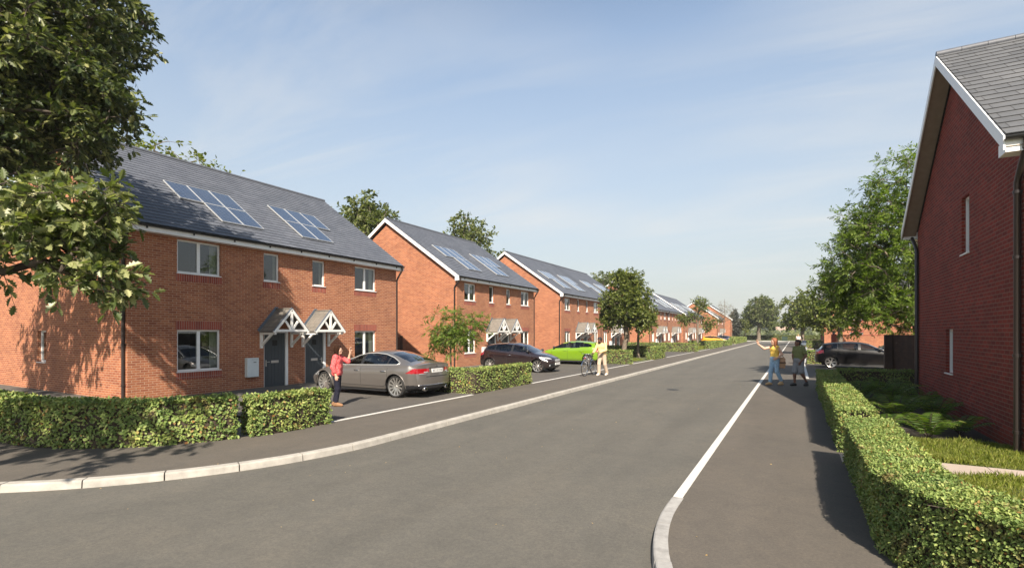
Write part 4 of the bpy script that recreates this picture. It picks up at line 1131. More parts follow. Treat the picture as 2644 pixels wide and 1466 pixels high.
build_car('hatch', 'glossy black hatchback on the right behind the dark fence post', (3.10, 34.35, 0), 0, paints['black'], wheel_style=6)
build_car('hatch', 'white car on the right, seen over the roof and bonnet of the glossy black hatchback', (5.6, 39.3, 0), R(180), paints['white'], wheel_style=5)
# ------------------------------------------------------------------ people: smooth surfaces grown from limb fields
def surf_nets(F, o, h):
    s = F < 0
    sh = tuple(n - 1 for n in F.shape)
    cor = [(a, b, c) for a in (0, 1) for b in (0, 1) for c in (0, 1)]
    sl = lambda A, q: A[q[0]:q[0] + sh[0], q[1]:q[1] + sh[1], q[2]:q[2] + sh[2]]
    cnt = sum(sl(s, q).astype(np.int8) for q in cor)
    act = (cnt > 0) & (cnt < 8)
    I = np.argwhere(act); n = len(I)
    acc = np.zeros((n, 3)); num = np.zeros(n)
    for a in range(8):
        for b in range(a + 1, 8):
            qa, qb = np.array(cor[a]), np.array(cor[b])
            if np.abs(qa - qb).sum() != 1: continue
            fa = F[tuple((I + qa).T)]; fb = F[tuple((I + qb).T)]
            m = (fa < 0) != (fb < 0)
            t = np.where(m, fa / np.where(m, fa - fb, 1), 0)
            acc += (qa + t[:, None] * (qb - qa)) * m[:, None]; num += m
    V = (I + acc / num[:, None]) * h + o
    idx = -np.ones(sh, int); idx[act] = np.arange(n)
    quads = []
    for ax in range(3):
        b, c = (ax + 1) % 3, (ax + 2) % 3
        S = np.moveaxis(s, (ax, b, c), (0, 1, 2)); X = np.moveaxis(idx, (ax, b, c), (0, 1, 2))
        s0 = S[:-1, 1:-1, 1:-1]; s1 = S[1:, 1:-1, 1:-1]
        d = s0 != s1
        P = np.argwhere(d)
        if not len(P): continue
        i, j, k = P.T
        q = np.stack([X[i, j, k], X[i, j + 1, k], X[i, j + 1, k + 1], X[i, j, k + 1]], -1)
        fl = ~s0[d]
        q[fl] = q[fl][:, ::-1]
        quads.append(q)
    Q = np.concatenate(quads); Q = Q[(Q >= 0).all(1)]
    return V, Q

def field_mesh(name, prims, mat, parent, h=.009, k=.02, cuts=(), noise=0.0, seed=0):
    """prims: ('c', a, b, ra, rb[, k]) tapered capsule or ('e', centre, radii[, k]) ellipsoid; negative space by cuts (fn of X, Y, Z -> signed distance kept < 0)"""
    lo = np.full(3, 9e9); hi = -lo
    for p in prims:
        if p[0] == 'c':
            for q, r in ((p[1], p[3]), (p[2], p[4])): lo = np.minimum(lo, np.array(q) - r); hi = np.maximum(hi, np.array(q) + r)
        else: lo = np.minimum(lo, np.array(p[1]) - np.array(p[2])); hi = np.maximum(hi, np.array(p[1]) + np.array(p[2]))
    lo -= 3 * h + k; hi += 3 * h + k
    n = np.ceil((hi - lo) / h).astype(int) + 1
    F = np.full(n, .5, np.float32)
    ax_ = [lo[i] + h * np.arange(n[i]) for i in range(3)]
    for p in prims:
        if p[0] == 'c':
            a, b, ra, rb = np.array(p[1], float), np.array(p[2], float), p[3], p[4]; kk = p[5] if len(p) > 5 else k
            l2, h2 = np.minimum(a - ra, b - rb), np.maximum(a + ra, b + rb)
        else:
            c, rd = np.array(p[1], float), np.array(p[2], float); kk = p[3] if len(p) > 3 else k; l2, h2 = c - rd, c + rd
        i0 = np.maximum(((l2 - 2 * kk - 2 * h - lo) / h).astype(int), 0); i1 = np.minimum(((h2 + 2 * kk + 2 * h - lo) / h).astype(int) + 2, n)
        X, Y, Z = np.meshgrid(*[ax_[i][i0[i]:i1[i]] for i in range(3)], indexing='ij')
        if p[0] == 'c':
            ab = b - a; t = np.clip(((X - a[0]) * ab[0] + (Y - a[1]) * ab[1] + (Z - a[2]) * ab[2]) / max(ab @ ab, 1e-9), 0, 1)
            d = np.sqrt((X - a[0] - t * ab[0]) ** 2 + (Y - a[1] - t * ab[1]) ** 2 + (Z - a[2] - t * ab[2]) ** 2) - (ra + (rb - ra) * t)
        else:
            q = np.sqrt(((X - c[0]) / rd[0]) ** 2 + ((Y - c[1]) / rd[1]) ** 2 + ((Z - c[2]) / rd[2]) ** 2); d = (q - 1) * rd.min()
        S = F[i0[0]:i1[0], i0[1]:i1[1], i0[2]:i1[2]]
        hh = np.clip(.5 + .5 * (S - d) / kk, 0, 1)
        S[...] = d * hh + S * (1 - hh) - kk * hh * (1 - hh)
    X, Y, Z = np.meshgrid(*ax_, indexing='ij', sparse=True)
    if noise:
        F += noise * (np.sin(X * 47 + seed + Z * 31) * np.sin(Z * 58 - Y * 39 + seed * 2) + .6 * np.sin(Z * 95 + X * 30 + Y * 45 + seed)).astype(np.float32)
    for cfn in cuts: F = np.maximum(F, cfn(X, Y, Z))
    V, Q = surf_nets(F, lo, h)
    return npmesh(name, V, np.full(len(Q), 4), Q.ravel(), mat, parent, smooth=True)

def vadd(a, b, s=1.0): return tuple(np.array(a, float) + s * np.array(b, float))
def unit(v): v = np.array(v, float); return v / np.linalg.norm(v)

def hand(wrist, d, palm_n, thumb_side, curl=.35, spread=.12, sc=1.0, pr=None):
    """palm and five bent fingers; d: pointing direction, palm_n: normal out of the palm, thumb_side: +-1"""
    d = unit(d); nrm = unit(np.array(palm_n) - d * np.dot(palm_n, d)); s = np.cross(d, nrm) * thumb_side
    P = []; w = np.array(wrist, float)
    k = .006
    base = w + d * .085 * sc
    for q in (-.024, 0, .024): P.append(('c', tuple(w + d * .012 + s * q * .6), tuple(base + s * q * sc - d * .012), .017 * sc, .015 * sc, .012))
    L3 = (.030, .024, .020)
    for o_, ln in ((.030, .92), (.010, 1.05), (-.011, .98), (-.031, .78)):
        p = base + s * o_ * sc; a = curl * .5; r = .0098 * sc
        dd = unit(d + s * o_ * spread * 8)
        for i_, l_ in enumerate(L3):
            v = dd * math.cos(a) + nrm * math.sin(a); p2 = p + v * l_ * ln * sc * 1.05
            P.append(('c', tuple(p), tuple(p2), r, r * .92, k)); p = p2; a += curl * .8; r *= .93
    p = w + d * .028 * sc + s * .024 * sc
    v = unit(d * .62 + s * .72 + nrm * .25); p2 = p + v * .038 * sc; P.append(('c', tuple(p), tuple(p2), .0135 * sc, .0115 * sc, k))
    v = unit(d * .88 + s * .32 + nrm * .35); p3 = p2 + v * .034 * sc; P.append(('c', tuple(p2), tuple(p3), .0112 * sc, .0095 * sc, k))
    return P

def head_prims(c, f, up=(0, 0, 1), sc=1.0):
    """c: centre of skull, f: facing direction"""
    f = unit(f); u = unit(np.array(up) - f * np.dot(up, f)); s = np.cross(u, f)
    c = np.array(c, float); q = lambda a, b, e: tuple(c + (f * a + s * b + u * e) * sc)
    P = [('c', q(-.018, 0, .022), q(.012, 0, .020), .079 * sc, .077 * sc, .02), ('c', q(.020, 0, -.03), q(.040, 0, -.078), .060 * sc, .038 * sc, .03),
         ('c', q(.078, 0, .005), q(.098, 0, -.028), .010 * sc, .0135 * sc, .012),           # nose
         ('c', q(.078, -.020, -.062), q(.078, .020, -.062), .009 * sc, .009 * sc, .010), ('c', q(.076, -.016, -.074), q(.076, .016, -.074), .009 * sc, .009 * sc, .01),
         ('c', q(.074, -.034, .020), q(.082, -.014, .022), .010 * sc, .010 * sc, .012), ('c', q(.074, .034, .020), q(.082, .014, .022), .010 * sc, .010 * sc, .012),
         ('c', q(.066, 0, -.092), q(.068, 0, -.094), .018 * sc, .018 * sc, .02)]
    for b in (-1, 1): P += [('c', q(-.008, b * .078, .018), q(-.012, b * .080, -.022), .015 * sc, .011 * sc, .012), ('c', q(.050, b * .046, -.02), q(.05, b * .046, -.03), .024 * sc, .02 * sc, .02)]
    return P, q

skin_m = {k: plain('skin_' + k, c, .5, var=.08, vscale=18) for k, c in (('fair', (.60, .36, .25)), ('tan', (.46, .26, .17)), ('brown', (.16, .075, .045)), ('deep', (.19, .088, .055)))}
def cloth(name, col, v=.12, sc=30): return plain(name, col, .85, var=v, vscale=sc, bump=.3, bscale=220, spec=.2)

def person(label, loc, rz, P, sc=1.0, group=None):
    """P: dict with joints and clothing"""
    t = thing('person', label, 'person', loc, rz, group); t.scale = (sc, sc, sc)
    J = P['J']; sk = skin_m[P['skin']]
    hp, q = head_prims(J['head'], P['face'], P.get('up', (0, 0, 1)))
    chest, pel = np.array(J['chest']), np.array(J['pelvis'])
    body = hp + [('c', vadd(J['neck'], (0, 0, -.03)), q(-.012, 0, -.06), .056, .050, .03)]
    body += [('c', vadd(chest, P['side'], -.085), vadd(chest, P['side'], .085), .082, .082, .05), ('c', tuple(chest), tuple(pel), .088, .088, .06), ('c', vadd(pel, P['side'], -.07), vadd(pel, P['side'], .07), .085, .085, .05)]
    for S in 'lr':
        sh, el, wr_ = J['sh' + S], J['el' + S], J['wr' + S]
        body += [('c', vadd(chest, np.array(sh) - chest, .45), sh, .075, .056, .04), ('c', sh, el, .050, .040, .02), ('c', el, wr_, .040, .027, .02), ('c', vadd(el, unit(np.array(wr_) - np.array(el)), .03), vadd(el, unit(np.array(wr_) - np.array(el)), .10), .042, .036, .02)]
        body += hand(wr_, *P['hand' + S])
        hi_, kn, an, toe = J['hip' + S], J['kn' + S], J['an' + S], J['toe' + S]
        body += [('c', hi_, kn, .082, .055, .03), ('c', kn, an, .052, .037, .02), ('c', vadd(kn, unit(np.array(an) - np.array(kn)), .08), vadd(kn, unit(np.array(an) - np.array(kn)), .18), .056, .046, .03), ('c', an, vadd(an, np.array(toe) - np.array(an), .75), .038, .030, .02)]
    field_mesh('body', body, sk, t, h=.0085, k=.02)
    # eyes and brows
    e = MB()
    for b in (-1, 1): e.lathe([(0, -.006), (.0085, 0), (0, .006)], 8, 'z', q(.073, b * .030, .004))
    e.build('eyes', M['dark'], t, smooth=True)
    for nm, pr, mt, kw in P['wear'](J, q): field_mesh(nm, pr, mt, t, **kw)
    return t

def stand(h_off=0.0):
    return dict(head=(.03, 0, 1.575), neck=(0, 0, 1.42), chest=(0, 0, 1.26), pelvis=(0, 0, .94),
        shl=(0, .165, 1.375), shr=(0, -.165, 1.375), ell=(-.02, .22, 1.10), elr=(-.02, -.22, 1.10), wrl=(.05, .22, .87), wrr=(.05, -.22, .87),
        hipl=(0, .085, .90), hipr=(0, -.085, .90), knl=(.03, .09, .49), knr=(.03, -.09, .49), anl=(-.02, .095, .085), anr=(-.02, -.095, .085), toel=(.17, .11, .03), toer=(.17, -.11, .03))

def torso_wear(J, side, r=.135, hem=.0, wide=1.0, belly=.0):
    ch, pe = np.array(J['chest']), np.array(J['pelvis']) + np.array((0, 0, hem))
    mid = (ch + pe) / 2
    return [('c', vadd(ch, side, -.095 * wide), vadd(ch, side, .095 * wide), r * .86, r * .86, .05), ('c', vadd(mid, side, -.06 * wide), vadd(mid, side, .06 * wide), r * .88 + belly, r * .88 + belly, .06), ('c', vadd(pe, side, -.085 * wide), vadd(pe, side, .085 * wide), r * .86, r * .86, .06),
            ('c', vadd(J['neck'], (0, 0, -.045)), vadd(ch, (0, 0, .06)), .075, .11, .05)]
def sleeve(J, S, upto=1.0, r0=.068, r1=.058):
    sh, el, wr_ = (np.array(J[k + S]) for k in ('sh', 'el', 'wr')); P = []
    ch = np.array(J['chest']); P.append(('c', tuple(ch + (sh - ch) * .5), tuple(sh), .085, r0, .04))
    if upto <= 1: P.append(('c', tuple(sh), tuple(sh + (el - sh) * upto), r0, r1, .02))
    else: P += [('c', tuple(sh), tuple(el), r0, r1, .02), ('c', tuple(el), tuple(el + (wr_ - el) * (upto - 1)), r1, r1 * .82, .02)]
    return P
def legs_wear(J, side, r=(.098, .070, .062), upto=2.0, waist=.06, wr=.118):
    pe = np.array(J['pelvis']); P = [('c', vadd(pe, side, -.072), vadd(pe, side, .072), wr, wr, .05), ('c', vadd(pe + (0, 0, waist), side, -.06), vadd(pe + (0, 0, waist), side, .06), wr * .92, wr * .92, .04)]
    for S in 'lr':
        hi_, kn, an = (np.array(J[k + S]) for k in ('hip', 'kn', 'an'))
        if upto <= 1: P.append(('c', tuple(hi_), tuple(hi_ + (kn - hi_) * upto), r[0], r[1], .03))
        else: P += [('c', tuple(hi_), tuple(kn), r[0], r[1], .03), ('c', tuple(kn), tuple(kn + (an - kn) * (upto - 1)), r[1], r[2], .02)]
    return P
def shoes(J, S, h=.0, r=.047, boot=0.0):
    P = []
    for S in S:
        an, toe = np.array(J['an' + S]), np.array(J['toe' + S]); f = toe - an; fl = np.array((f[0], f[1], 0)); fl = fl / max(np.linalg.norm(fl), 1e-6)
        heel = an - fl * .035; 
        if abs(f[2]) < .12: heel[2] = toe[2] + .016
        else: heel = an + unit(f) * .03 - fl * .03
        P += [('c', tuple(heel), tuple(toe - unit(f) * .02), r * .94, r * .86, .02), ('c', tuple(an), tuple(an + f * .55), r, r * .9, .03)]
        if boot: kn = np.array(J['kn' + S]); P.append(('c', tuple(an), tuple(an + unit(kn - an) * boot), r * 1.02, r * 1.18, .02))
    return P
def hair_prims(q, length=0.0, top=.093):
    P = [('c', q(-.030, 0, .036), q(.006, 0, .044), top, top - .006, .02), ('c', q(-.045, 0, -.01), q(-.05, 0, -.045), .072, .058, .03)]
    if length:
        for b, f_ in ((-.060, -.02), (.060, -.02), (-.035, -.065), (.035, -.065), (0, -.075)):
            P.append(('c', q(f_, b, .0), q(f_ - .012, b * 1.1, -length), .042, .026, .03))
    return P

# woman in red, waving with her far arm
J = stand(); J.update(wrl=(.31, .19, 1.49), ell=(.24, .24, 1.23), elr=(-.06, -.215, 1.10), wrr=(.02, -.20, .87), head=(.035, 0, 1.565), knr=(.035, -.075, .49), anr=(-.01, -.08, .085), toer=(.17, -.09, .03), knl=(-.0, .07, .49), anl=(-.10, .08, .085), toel=(.08, .10, .03))
def wear_red(J, q):
    s = (0, 1, 0)
    return [('blouse', torso_wear(J, s, .150, -.0, 1.0, .012) + sleeve(J, 'r', 1.55, .078, .070) + sleeve(J, 'l', 1.25, .076, .068), RED, dict(h=.010, k=.02, noise=.0016)),
            ('trousers', legs_wear(J, s, (.102, .076, .058), 1.86, .04, .122), cloth('navy_trousers', (.016, .016, .028)), dict(h=.011, noise=.001)),
            *[('boot', shoes(J, S, boot=.17), FOOT, dict(h=.009, k=.02)) for FOOT in [plain('tan_suede', (.24, .125, .06), .85, var=.15)] for S in 'lr'],
            ('hair', hair_prims(q, .17, .095), plain('dark_brown_hair', (.026, .012, .007), .9, spec=.08, var=.4, vscale=40), dict(h=.009, cuts=(hair_cut(q),)))]
def hair_cut(q, face=.048):
    """keeps the face clear of hair"""
    c = np.array(q(0, 0, 0)); f = unit(np.array(q(1, 0, 0)) - c); u = unit(np.array(q(0, 0, 1)) - c)
    def fn(X, Y, Z):
        df = (X - c[0]) * f[0] + (Y - c[1]) * f[1] + (Z - c[2]) * f[2]; du = (X - c[0]) * u[0] + (Y - c[1]) * u[1] + (Z - c[2]) * u[2]
        return np.minimum(df - face + .02 * np.clip((.06 - du) / .06, 0, 3), .050 - du + 0 * df).astype(np.float32) * 1.0 if False else np.minimum(df - face + .35 * np.clip(.03 - du, 0, .06), 9).astype(np.float32) - .9 * np.clip(du - .055, 0, .05).astype(np.float32)
    return fn
# red blouse with a small check
m, nt, p, out = newmat('red_check_cotton'); L = nt.links.new
tc = N(nt, 'ShaderNodeTexCoord'); vo = N(nt, 'ShaderNodeTexVoronoi', Scale=52.0); L(tc.outputs['Object'], vo.inputs['Vector'])
r = ramp(nt, [(.16, (.78, .55, .50)), (.26, (.62, .085, .085))]); L(vo.outputs['Distance'], r.inputs['Fac']); L(r.outputs[0], p.inputs['Base Color']); p.inputs['Roughness'].default_value = .85
RED = m
person('woman in a red blouse, navy trousers and tan boots waving beside the grey saloon', (-10.87, 9.65, 0), R(33), dict(J=J, skin='fair', face=(1, .12, .06), side=(0, 1, 0),
    handl=((.0, 0, 1), (.95, -.3, 0), 1, .30, .16), handr=((.15, 0, -1), (0, 1, 0), 1, .5), wear=wear_red), sc=.97)

# man with the bicycle, both hands on the bars, walking towards the camera
J = stand(); J.update(head=(.13, -.05, 1.55), neck=(.06, 0, 1.42), chest=(.035, 0, 1.26), shl=(.05, .18, 1.385), shr=(.05, -.18, 1.385), ell=(.16, .25, 1.12), elr=(.14, -.26, 1.13), wrl=(.36, .05, 1.02), wrr=(.34, -.26, 1.0),
    hipl=(0, .09, .90), hipr=(0, -.09, .90), knl=(-.02, .12, .49), anl=(-.20, .14, .09), toel=(-.02, .15, .03), knr=(.12, -.09, .50), anr=(.10, -.10, .085), toer=(.28, -.11, .03))
def wear_man(J, q):
    s = (0, 1, 0); cuff = torso_wear(J, s, .142, .0, 1.0, .004) + sleeve(J, 'l', 1.86, .068, .058) + sleeve(J, 'r', 1.86, .068, .058)
    return [('jumper', cuff, cloth('pale_yellow_knit', (.66, .49, .24)), dict(h=.010, noise=.0015)),
            ('trousers', legs_wear(J, s, (.104, .082, .072), 1.93, .03, .124), cloth('beige_cotton', (.46, .36, .27)), dict(h=.011, noise=.0007)),
            *[('shoe', shoes(J, S), FOOT, dict(h=.009)) for FOOT in [plain('cream_canvas', (.66, .58, .50), .8)] for S in 'lr'],
            ('hair', hair_prims(q, 0, .096), plain('black_hair', (.012, .010, .010), .6), dict(h=.009, cuts=(hair_cut(q, .062),))),
            ('beard', [('c', q(.045, -.03, -.082), q(.045, .03, -.082), .040, .040, .02), ('c', q(.062, 0, -.10), q(.064, 0, -.11), .030, .022, .02)], plain('beard_hair', (.014, .011, .010), .7), dict(h=.009, k=.02))]
person('bearded man in a pale yellow jumper and beige trousers wheeling a bicycle', (-7.86, 22.55, 0), R(-97), dict(J=J, skin='brown', face=(.9, -.30, -.30), side=(0, 1, 0),
    handl=((.35, -.5, -.35), (.2, .1, -1), -1, 1.0), handr=((.5, -.1, -.35), (.2, 0, -1), 1, 1.0), wear=wear_man), sc=1.06)

# woman in yellow with an outstretched arm
J = stand(); J.update(head=(.05, .015, 1.565), shl=(.02, .155, 1.37), shr=(-.02, -.155, 1.37), elr=(.24, -.24, 1.30), wrr=(.42, -.33, 1.46), ell=(-.10, .24, 1.13), wrl=(.05, .20, .98),
    knl=(-.02, .08, .50), anl=(-.20, .10, .14), toel=(-.06, .11, .035), knr=(.10, -.075, .49), anr=(.12, -.08, .085), toer=(.29, -.09, .03), hipl=(-.01, .08, .90), hipr=(.01, -.08, .90))
def wear_yel(J, q):
    s = (0, 1, 0)
    return [('top', torso_wear(J, s, .124, .045, .92) + [('c', J['shl'], J['shl'], .062, .062, .03), ('c', J['shr'], J['shr'], .062, .062, .03)], cloth('yellow_cotton', (.84, .56, .11)), dict(h=.010, noise=.0014)),
            ('jeans', legs_wear(J, s, (.094, .070, .062), 1.88, .06, .112), cloth('pale_denim', (.27, .41, .55), .25, 16), dict(h=.011, noise=.0009)),
            *[('shoe', shoes(J, S, r=.046), FOOT, dict(h=.009)) for FOOT in [plain('tan_leather', (.55, .35, .17), .7)] for S in 'lr'],
            ('hair', hair_prims(q, .27, .094), plain('red_brown_hair', (.22, .075, .03), .7, var=.35, vscale=40), dict(h=.009, cuts=(hair_cut(q),)))]
person('woman in a yellow top and pale blue jeans reaching out one arm', (-.70, 21.65, 0), R(222), dict(J=J, skin='fair', face=(.95, -.42, -.05), side=(0, 1, 0),
    handr=((.25, -.10, 1), (.9, .4, 0), 1, .28, .14), handl=((.7, -.3, -.3), (0, -1, 0), -1, .7), wear=wear_yel), sc=1.06)

# man in green polo and grey shorts
J = stand(); J.update(head=(.05, -.01, 1.565), shl=(0, .185, 1.375), shr=(0, -.185, 1.375), ell=(-.05, .265, 1.10), wrl=(.10, .17, .89), elr=(.0, -.26, 1.10), wrr=(-.02, -.245, .86),
    knl=(.0, .10, .50), anl=(-.24, .11, .14), toel=(-.11, .12, .035), knr=(.10, -.10, .49), anr=(.09, -.10, .085), toer=(.26, -.12, .03))
def wear_grn(J, q):
    s = (0, 1, 0)
    return [('polo_shirt', torso_wear(J, s, .140, .02, 1.0, .008) + sleeve(J, 'l', .62, .068, .062) + sleeve(J, 'r', .62, .068, .062) + [('c', vadd(J['neck'], (.02, -.03, .0)), vadd(J['neck'], (.02, .03, .0)), .058, .058, .02)], cloth('olive_pique', (.17, .19, .075)), dict(h=.010, noise=.0014)),
            ('shorts', legs_wear(J, s, (.108, .098, .09), .92, .03, .126), cloth('grey_cotton', (.24, .25, .265)), dict(h=.011, noise=.0006)),
            *[('shoe', shoes(J, S), FOOT, dict(h=.009)) for FOOT in [plain('black_canvas', (.02, .02, .022), .6)] for S in 'lr'],
            ('hair', hair_prims(q, 0, .088), plain('black_crop', (.008, .007, .007), .7), dict(h=.009, cuts=(hair_cut(q, .058),)))]
person('man in an olive polo shirt and grey shorts walking beside the woman in yellow', (.10, 21.75, 0), R(226), dict(J=J, skin='deep', face=(.93, -.38, 0), side=(0, 1, 0),
    handl=((.35, -.15, -1), (0, -1, 0), -1, .7), handr=((.1, 0, -1), (0, 1, 0), 1, .55), wear=wear_grn), sc=1.03)

# far walker with a pram
J = stand(); J.update(ell=(.10, .22, 1.14), wrl=(.30, .17, 1.05), elr=(.10, -.22, 1.14), wrr=(.30, -.17, 1.05), knl=(.10, .09, .49), anl=(.08, .095, .085), toel=(.25, .11, .03), knr=(-.03, -.09, .49), anr=(-.2, -.095, .11), toer=(-.05, -.11, .03))
def wear_far(J, q):
    s = (0, 1, 0)
    return [('shirt', torso_wear(J, s, .150, .02) + sleeve(J, 'l', .9, .076, .068) + sleeve(J, 'r', .9, .076, .068), cloth('pale_pink_cotton', (.70, .52, .47)), dict(h=.014)),
            ('shorts', legs_wear(J, s, (.105, .095, .09), .75, .03, .124), cloth('charcoal_cotton', (.03, .032, .04)), dict(h=.014)),
            *[('shoe', shoes(J, S), FOOT, dict(h=.012)) for FOOT in [plain('white_trainer', (.6, .58, .55), .8)] for S in 'lr'],
            ('hair', hair_prims(q, 0, .094), plain('fair_hair', (.32, .22, .10), .5), dict(h=.011, cuts=(hair_cut(q),)))]
person('distant walker in a pale pink shirt and dark shorts pushing a pram', (.25, 71.5, 0), R(80), dict(J=J, skin='fair', face=(1, 0, 0), side=(0, 1, 0),
    handl=((1, 0, -.2), (0, 0, -1), -1, .9), handr=((1, 0, -.2), (0, 0, -1), 1, .9), wear=wear_far), sc=1.06)
pr = thing('pram', 'grey pram on the pavement in front of the distant walker', 'pram', (.75, 72.15, 0), R(60))
b = MB(); prof = [(-.38, .55), (-.30, .42), (.30, .42), (.42, .62), (.40, .70), (-.36, .70)]
b.prism(prof, lambda u, v, t: (u, t, v), -.2, .2); b.build('carrycot', cloth('slate_blue_canvas', (.13, .16, .20)), pr, bevel=.03)
b = MB(); b.prism([(.02, .70), (.42, .70), (.44, .86), (.36, .98), (.22, 1.02), (.08, .95)], lambda u, v, t: (u, t, v), -.21, .21); b.build('hood', cloth('navy_canvas', (.03, .04, .06)), pr, bevel=.03)
b = MB()
for s_ in (-.22, .22): b.tube([(-.62, s_, 1.02), (-.35, s_, .72), (.30, s_, .18)], .014, 6); b.tube([(.35, s_, .45), (-.30, s_, .18)], .014, 6)
b.tube([(-.62, -.22, 1.02), (-.62, .22, 1.02)], .018, 6); b.build('frame', M['chrome'], pr)
for x in (-.30, .30):
    for s_ in (-.24, .24):
        b = MB(); b.lathe([(0, s_ - .02), (.15, s_ - .02), (.17, s_), (.15, s_ + .02), (0, s_ + .02)], 16, 'y', (x, 0, .17)); b.build('wheel', M['tyre'], pr)

# handbag worn on the left shoulder of the woman in yellow (its own thing)
hb = thing('handbag', 'tan leather shoulder bag hanging from the arm of the woman in yellow', 'bag', (-.50, 21.70, .04), R(18))
b = MB(); b.prism([(-.14, .62), (.14, .60), (.17, .80), (.13, .95), (-.12, .96), (-.16, .80)], lambda u, v, t: (u, t, v), -.055, .055); b.build('bag_body', plain('tan_hide', (.42, .25, .14), .65, var=.2, vscale=10), hb, bevel=.025)
b = MB(); b.prism([(-.15, .84), (.15, .84), (.15, .97), (.10, 1.02), (-.10, 1.02), (-.15, .97)], lambda u, v, t: (u, t, v), -.066, .066); b.build('bag_flap', plain('pale_tan_hide', (.50, .31, .19), .65), hb, bevel=.02)
b = MB(); b.box(-.15, .15, -.0675, .0675, .80, .835); b.build('bag_strap', M['black_plastic'], hb, bevel=.004)
b = MB(); b.tube([(-.12, 0, .98), (-.15, -.03, 1.15), (-.155, -.13, 1.40), (-.145, -.135, 1.475), (-.12, -.10, 1.47), (-.02, -.02, 1.2), (.12, 0, .98)], .011, 6); b.build('shoulder_strap', plain('dark_strap', (.06, .03, .018), .6), hb)

# ------------------------------------------------------------------ bicycle (local x forward)
bk = thing('bicycle', 'black and silver town bicycle wheeled along the pavement by the man in yellow', 'bicycle', (-8.42, 22.30, 0), R(-92))
FW, RWH, rw = .52, -.52, .345
for x, nm in ((FW, 'wheel'), (RWH, 'wheel')):
    b = MB(); b.lathe([(0, -.03), (.022, -.03), (.03, -.02), (.03, .02), (.022, .03), (0, .03)], 12, 'y', (x, 0, rw))
    for k in range(18):
        a = 2 * math.pi * k / 18; b.tube([(x + .02 * math.cos(a), .02 * (1 if k % 2 else -1), rw + .02 * math.sin(a)), (x + .315 * math.cos(a + .15), 0, rw + .315 * math.sin(a + .15))], .0016, 4)
    w_ = b.build('wheel', M['chrome'], bk)
    b = MB(); b.tube([(x + .328 * math.cos(R(t)), 0, rw + .328 * math.sin(R(t))) for t in range(0, 360, 9)], .019, 8, closed=True); b.build('tyre', M['tyre'], w_, smooth=True)
    b = MB(); b.lathe([(.306, -.013), (.316, -.013), (.316, .013), (.306, .013), (.306, -.013)], 40, 'y', (x, 0, rw)); b.build('rim', M['alloy'], w_)
    b = MB(); pts = [(x + .372 * math.cos(R(t)), 0, rw + .372 * math.sin(R(t))) for t in (range(-5, 150, 10) if x < 0 else range(25, 175, 10))]
    for i in range(len(pts) - 1): b.bar(pts[i], pts[i + 1], .05, .004)
    b.build('mudguard', M['chrome'], bk)
b = MB(); hd, bb_, st_ = (.34, 0, .86), (-.06, 0, .30), (-.20, 0, .74)
b.tube([hd, (.36, 0, .78), bb_], .018, 8); b.tube([(.36, 0, .80), (-.17, 0, .66)], .016, 8); b.tube([bb_, st_], .016, 8)
for s_ in (-.06, .06): b.tube([bb_, (RWH, s_, rw)], .010, 6); b.tube([(-.19, 0, .70), (RWH, s_, rw)], .009, 6)
b.build('frame', paint_mat('black_bike_paint', (.02, .02, .022), rough=.3), bk, smooth=True)
b = MB(); b.tube([(.33, 0, .92), (.37, 0, .72)], .02, 8)
for s_ in (-.05, .05): b.tube([(.37, s_ * .5, .73), (.40, s_, .60), (FW, s_, rw)], .012, 6)
b.build('fork', M['chrome'], bk, smooth=True)
b = MB(); b.tube([(.33, 0, .92), (.31, 0, 1.00)], .014, 8); b.tube([(.12, -.29, 1.02), (.22, -.26, 1.03), (.34, -.10, 1.01), (.34, .10, 1.01), (.22, .26, 1.03), (.12, .29, 1.02)], .012, 8); hbm = b.build('handlebar', M['chrome'], bk, smooth=True)
for s_ in (-1, 1): b = MB(); b.tube([(.22, s_ * .262, 1.03), (.09, s_ * .298, 1.018)], .017, 8); b.build('grip', M['black_plastic'], hbm)
b = MB(); b.tube([st_, (-.23, 0, .86)], .013, 8); b.build('seat_post', M['chrome'], bk)
b = MB(); b.prism([(-.38, -.09), (-.30, -.10), (-.10, -.03), (-.06, 0), (-.10, .03), (-.30, .10), (-.38, .09)], lambda u, v, t: (u, v, t), .86, .91); b.build('saddle', M['black_plastic'], bk, bevel=.02)
b = MB(); b.lathe([(0, -.02), (.09, -.02), (.09, -.012), (0, -.012)], 20, 'y', (-.06, -.03, .30)); b.bar((-.06, -.06, .30), (.02, -.06, .15), .02, .012); b.bar((-.06, .06, .30), (-.14, .06, .45), .02, .012); b.box(-.02, .08, -.14, -.06, .135, .155); b.box(-.20, -.10, .06, .14, .44, .46); b.build('crank', M['chrome'], bk)
b = MB(); b.lathe([(0, .03), (.03, .025), (.035, -.02), (0, -.03)], 10, 'x', (.45, 0, .82)); b.build('lamp', M['red_lens'], bk)
b = MB()
b.tube([(.40, .10, .86), (.44, .0, .90), (.40, -.10, .86)], .012, 6); b.build('brake_cable', M['chrome'], bk)
b = MB(); b.tube([(-.10, .04, .30), (-.16, .16, .01)], .010, 6); b.build('kickstand', M['black_plastic'], bk)
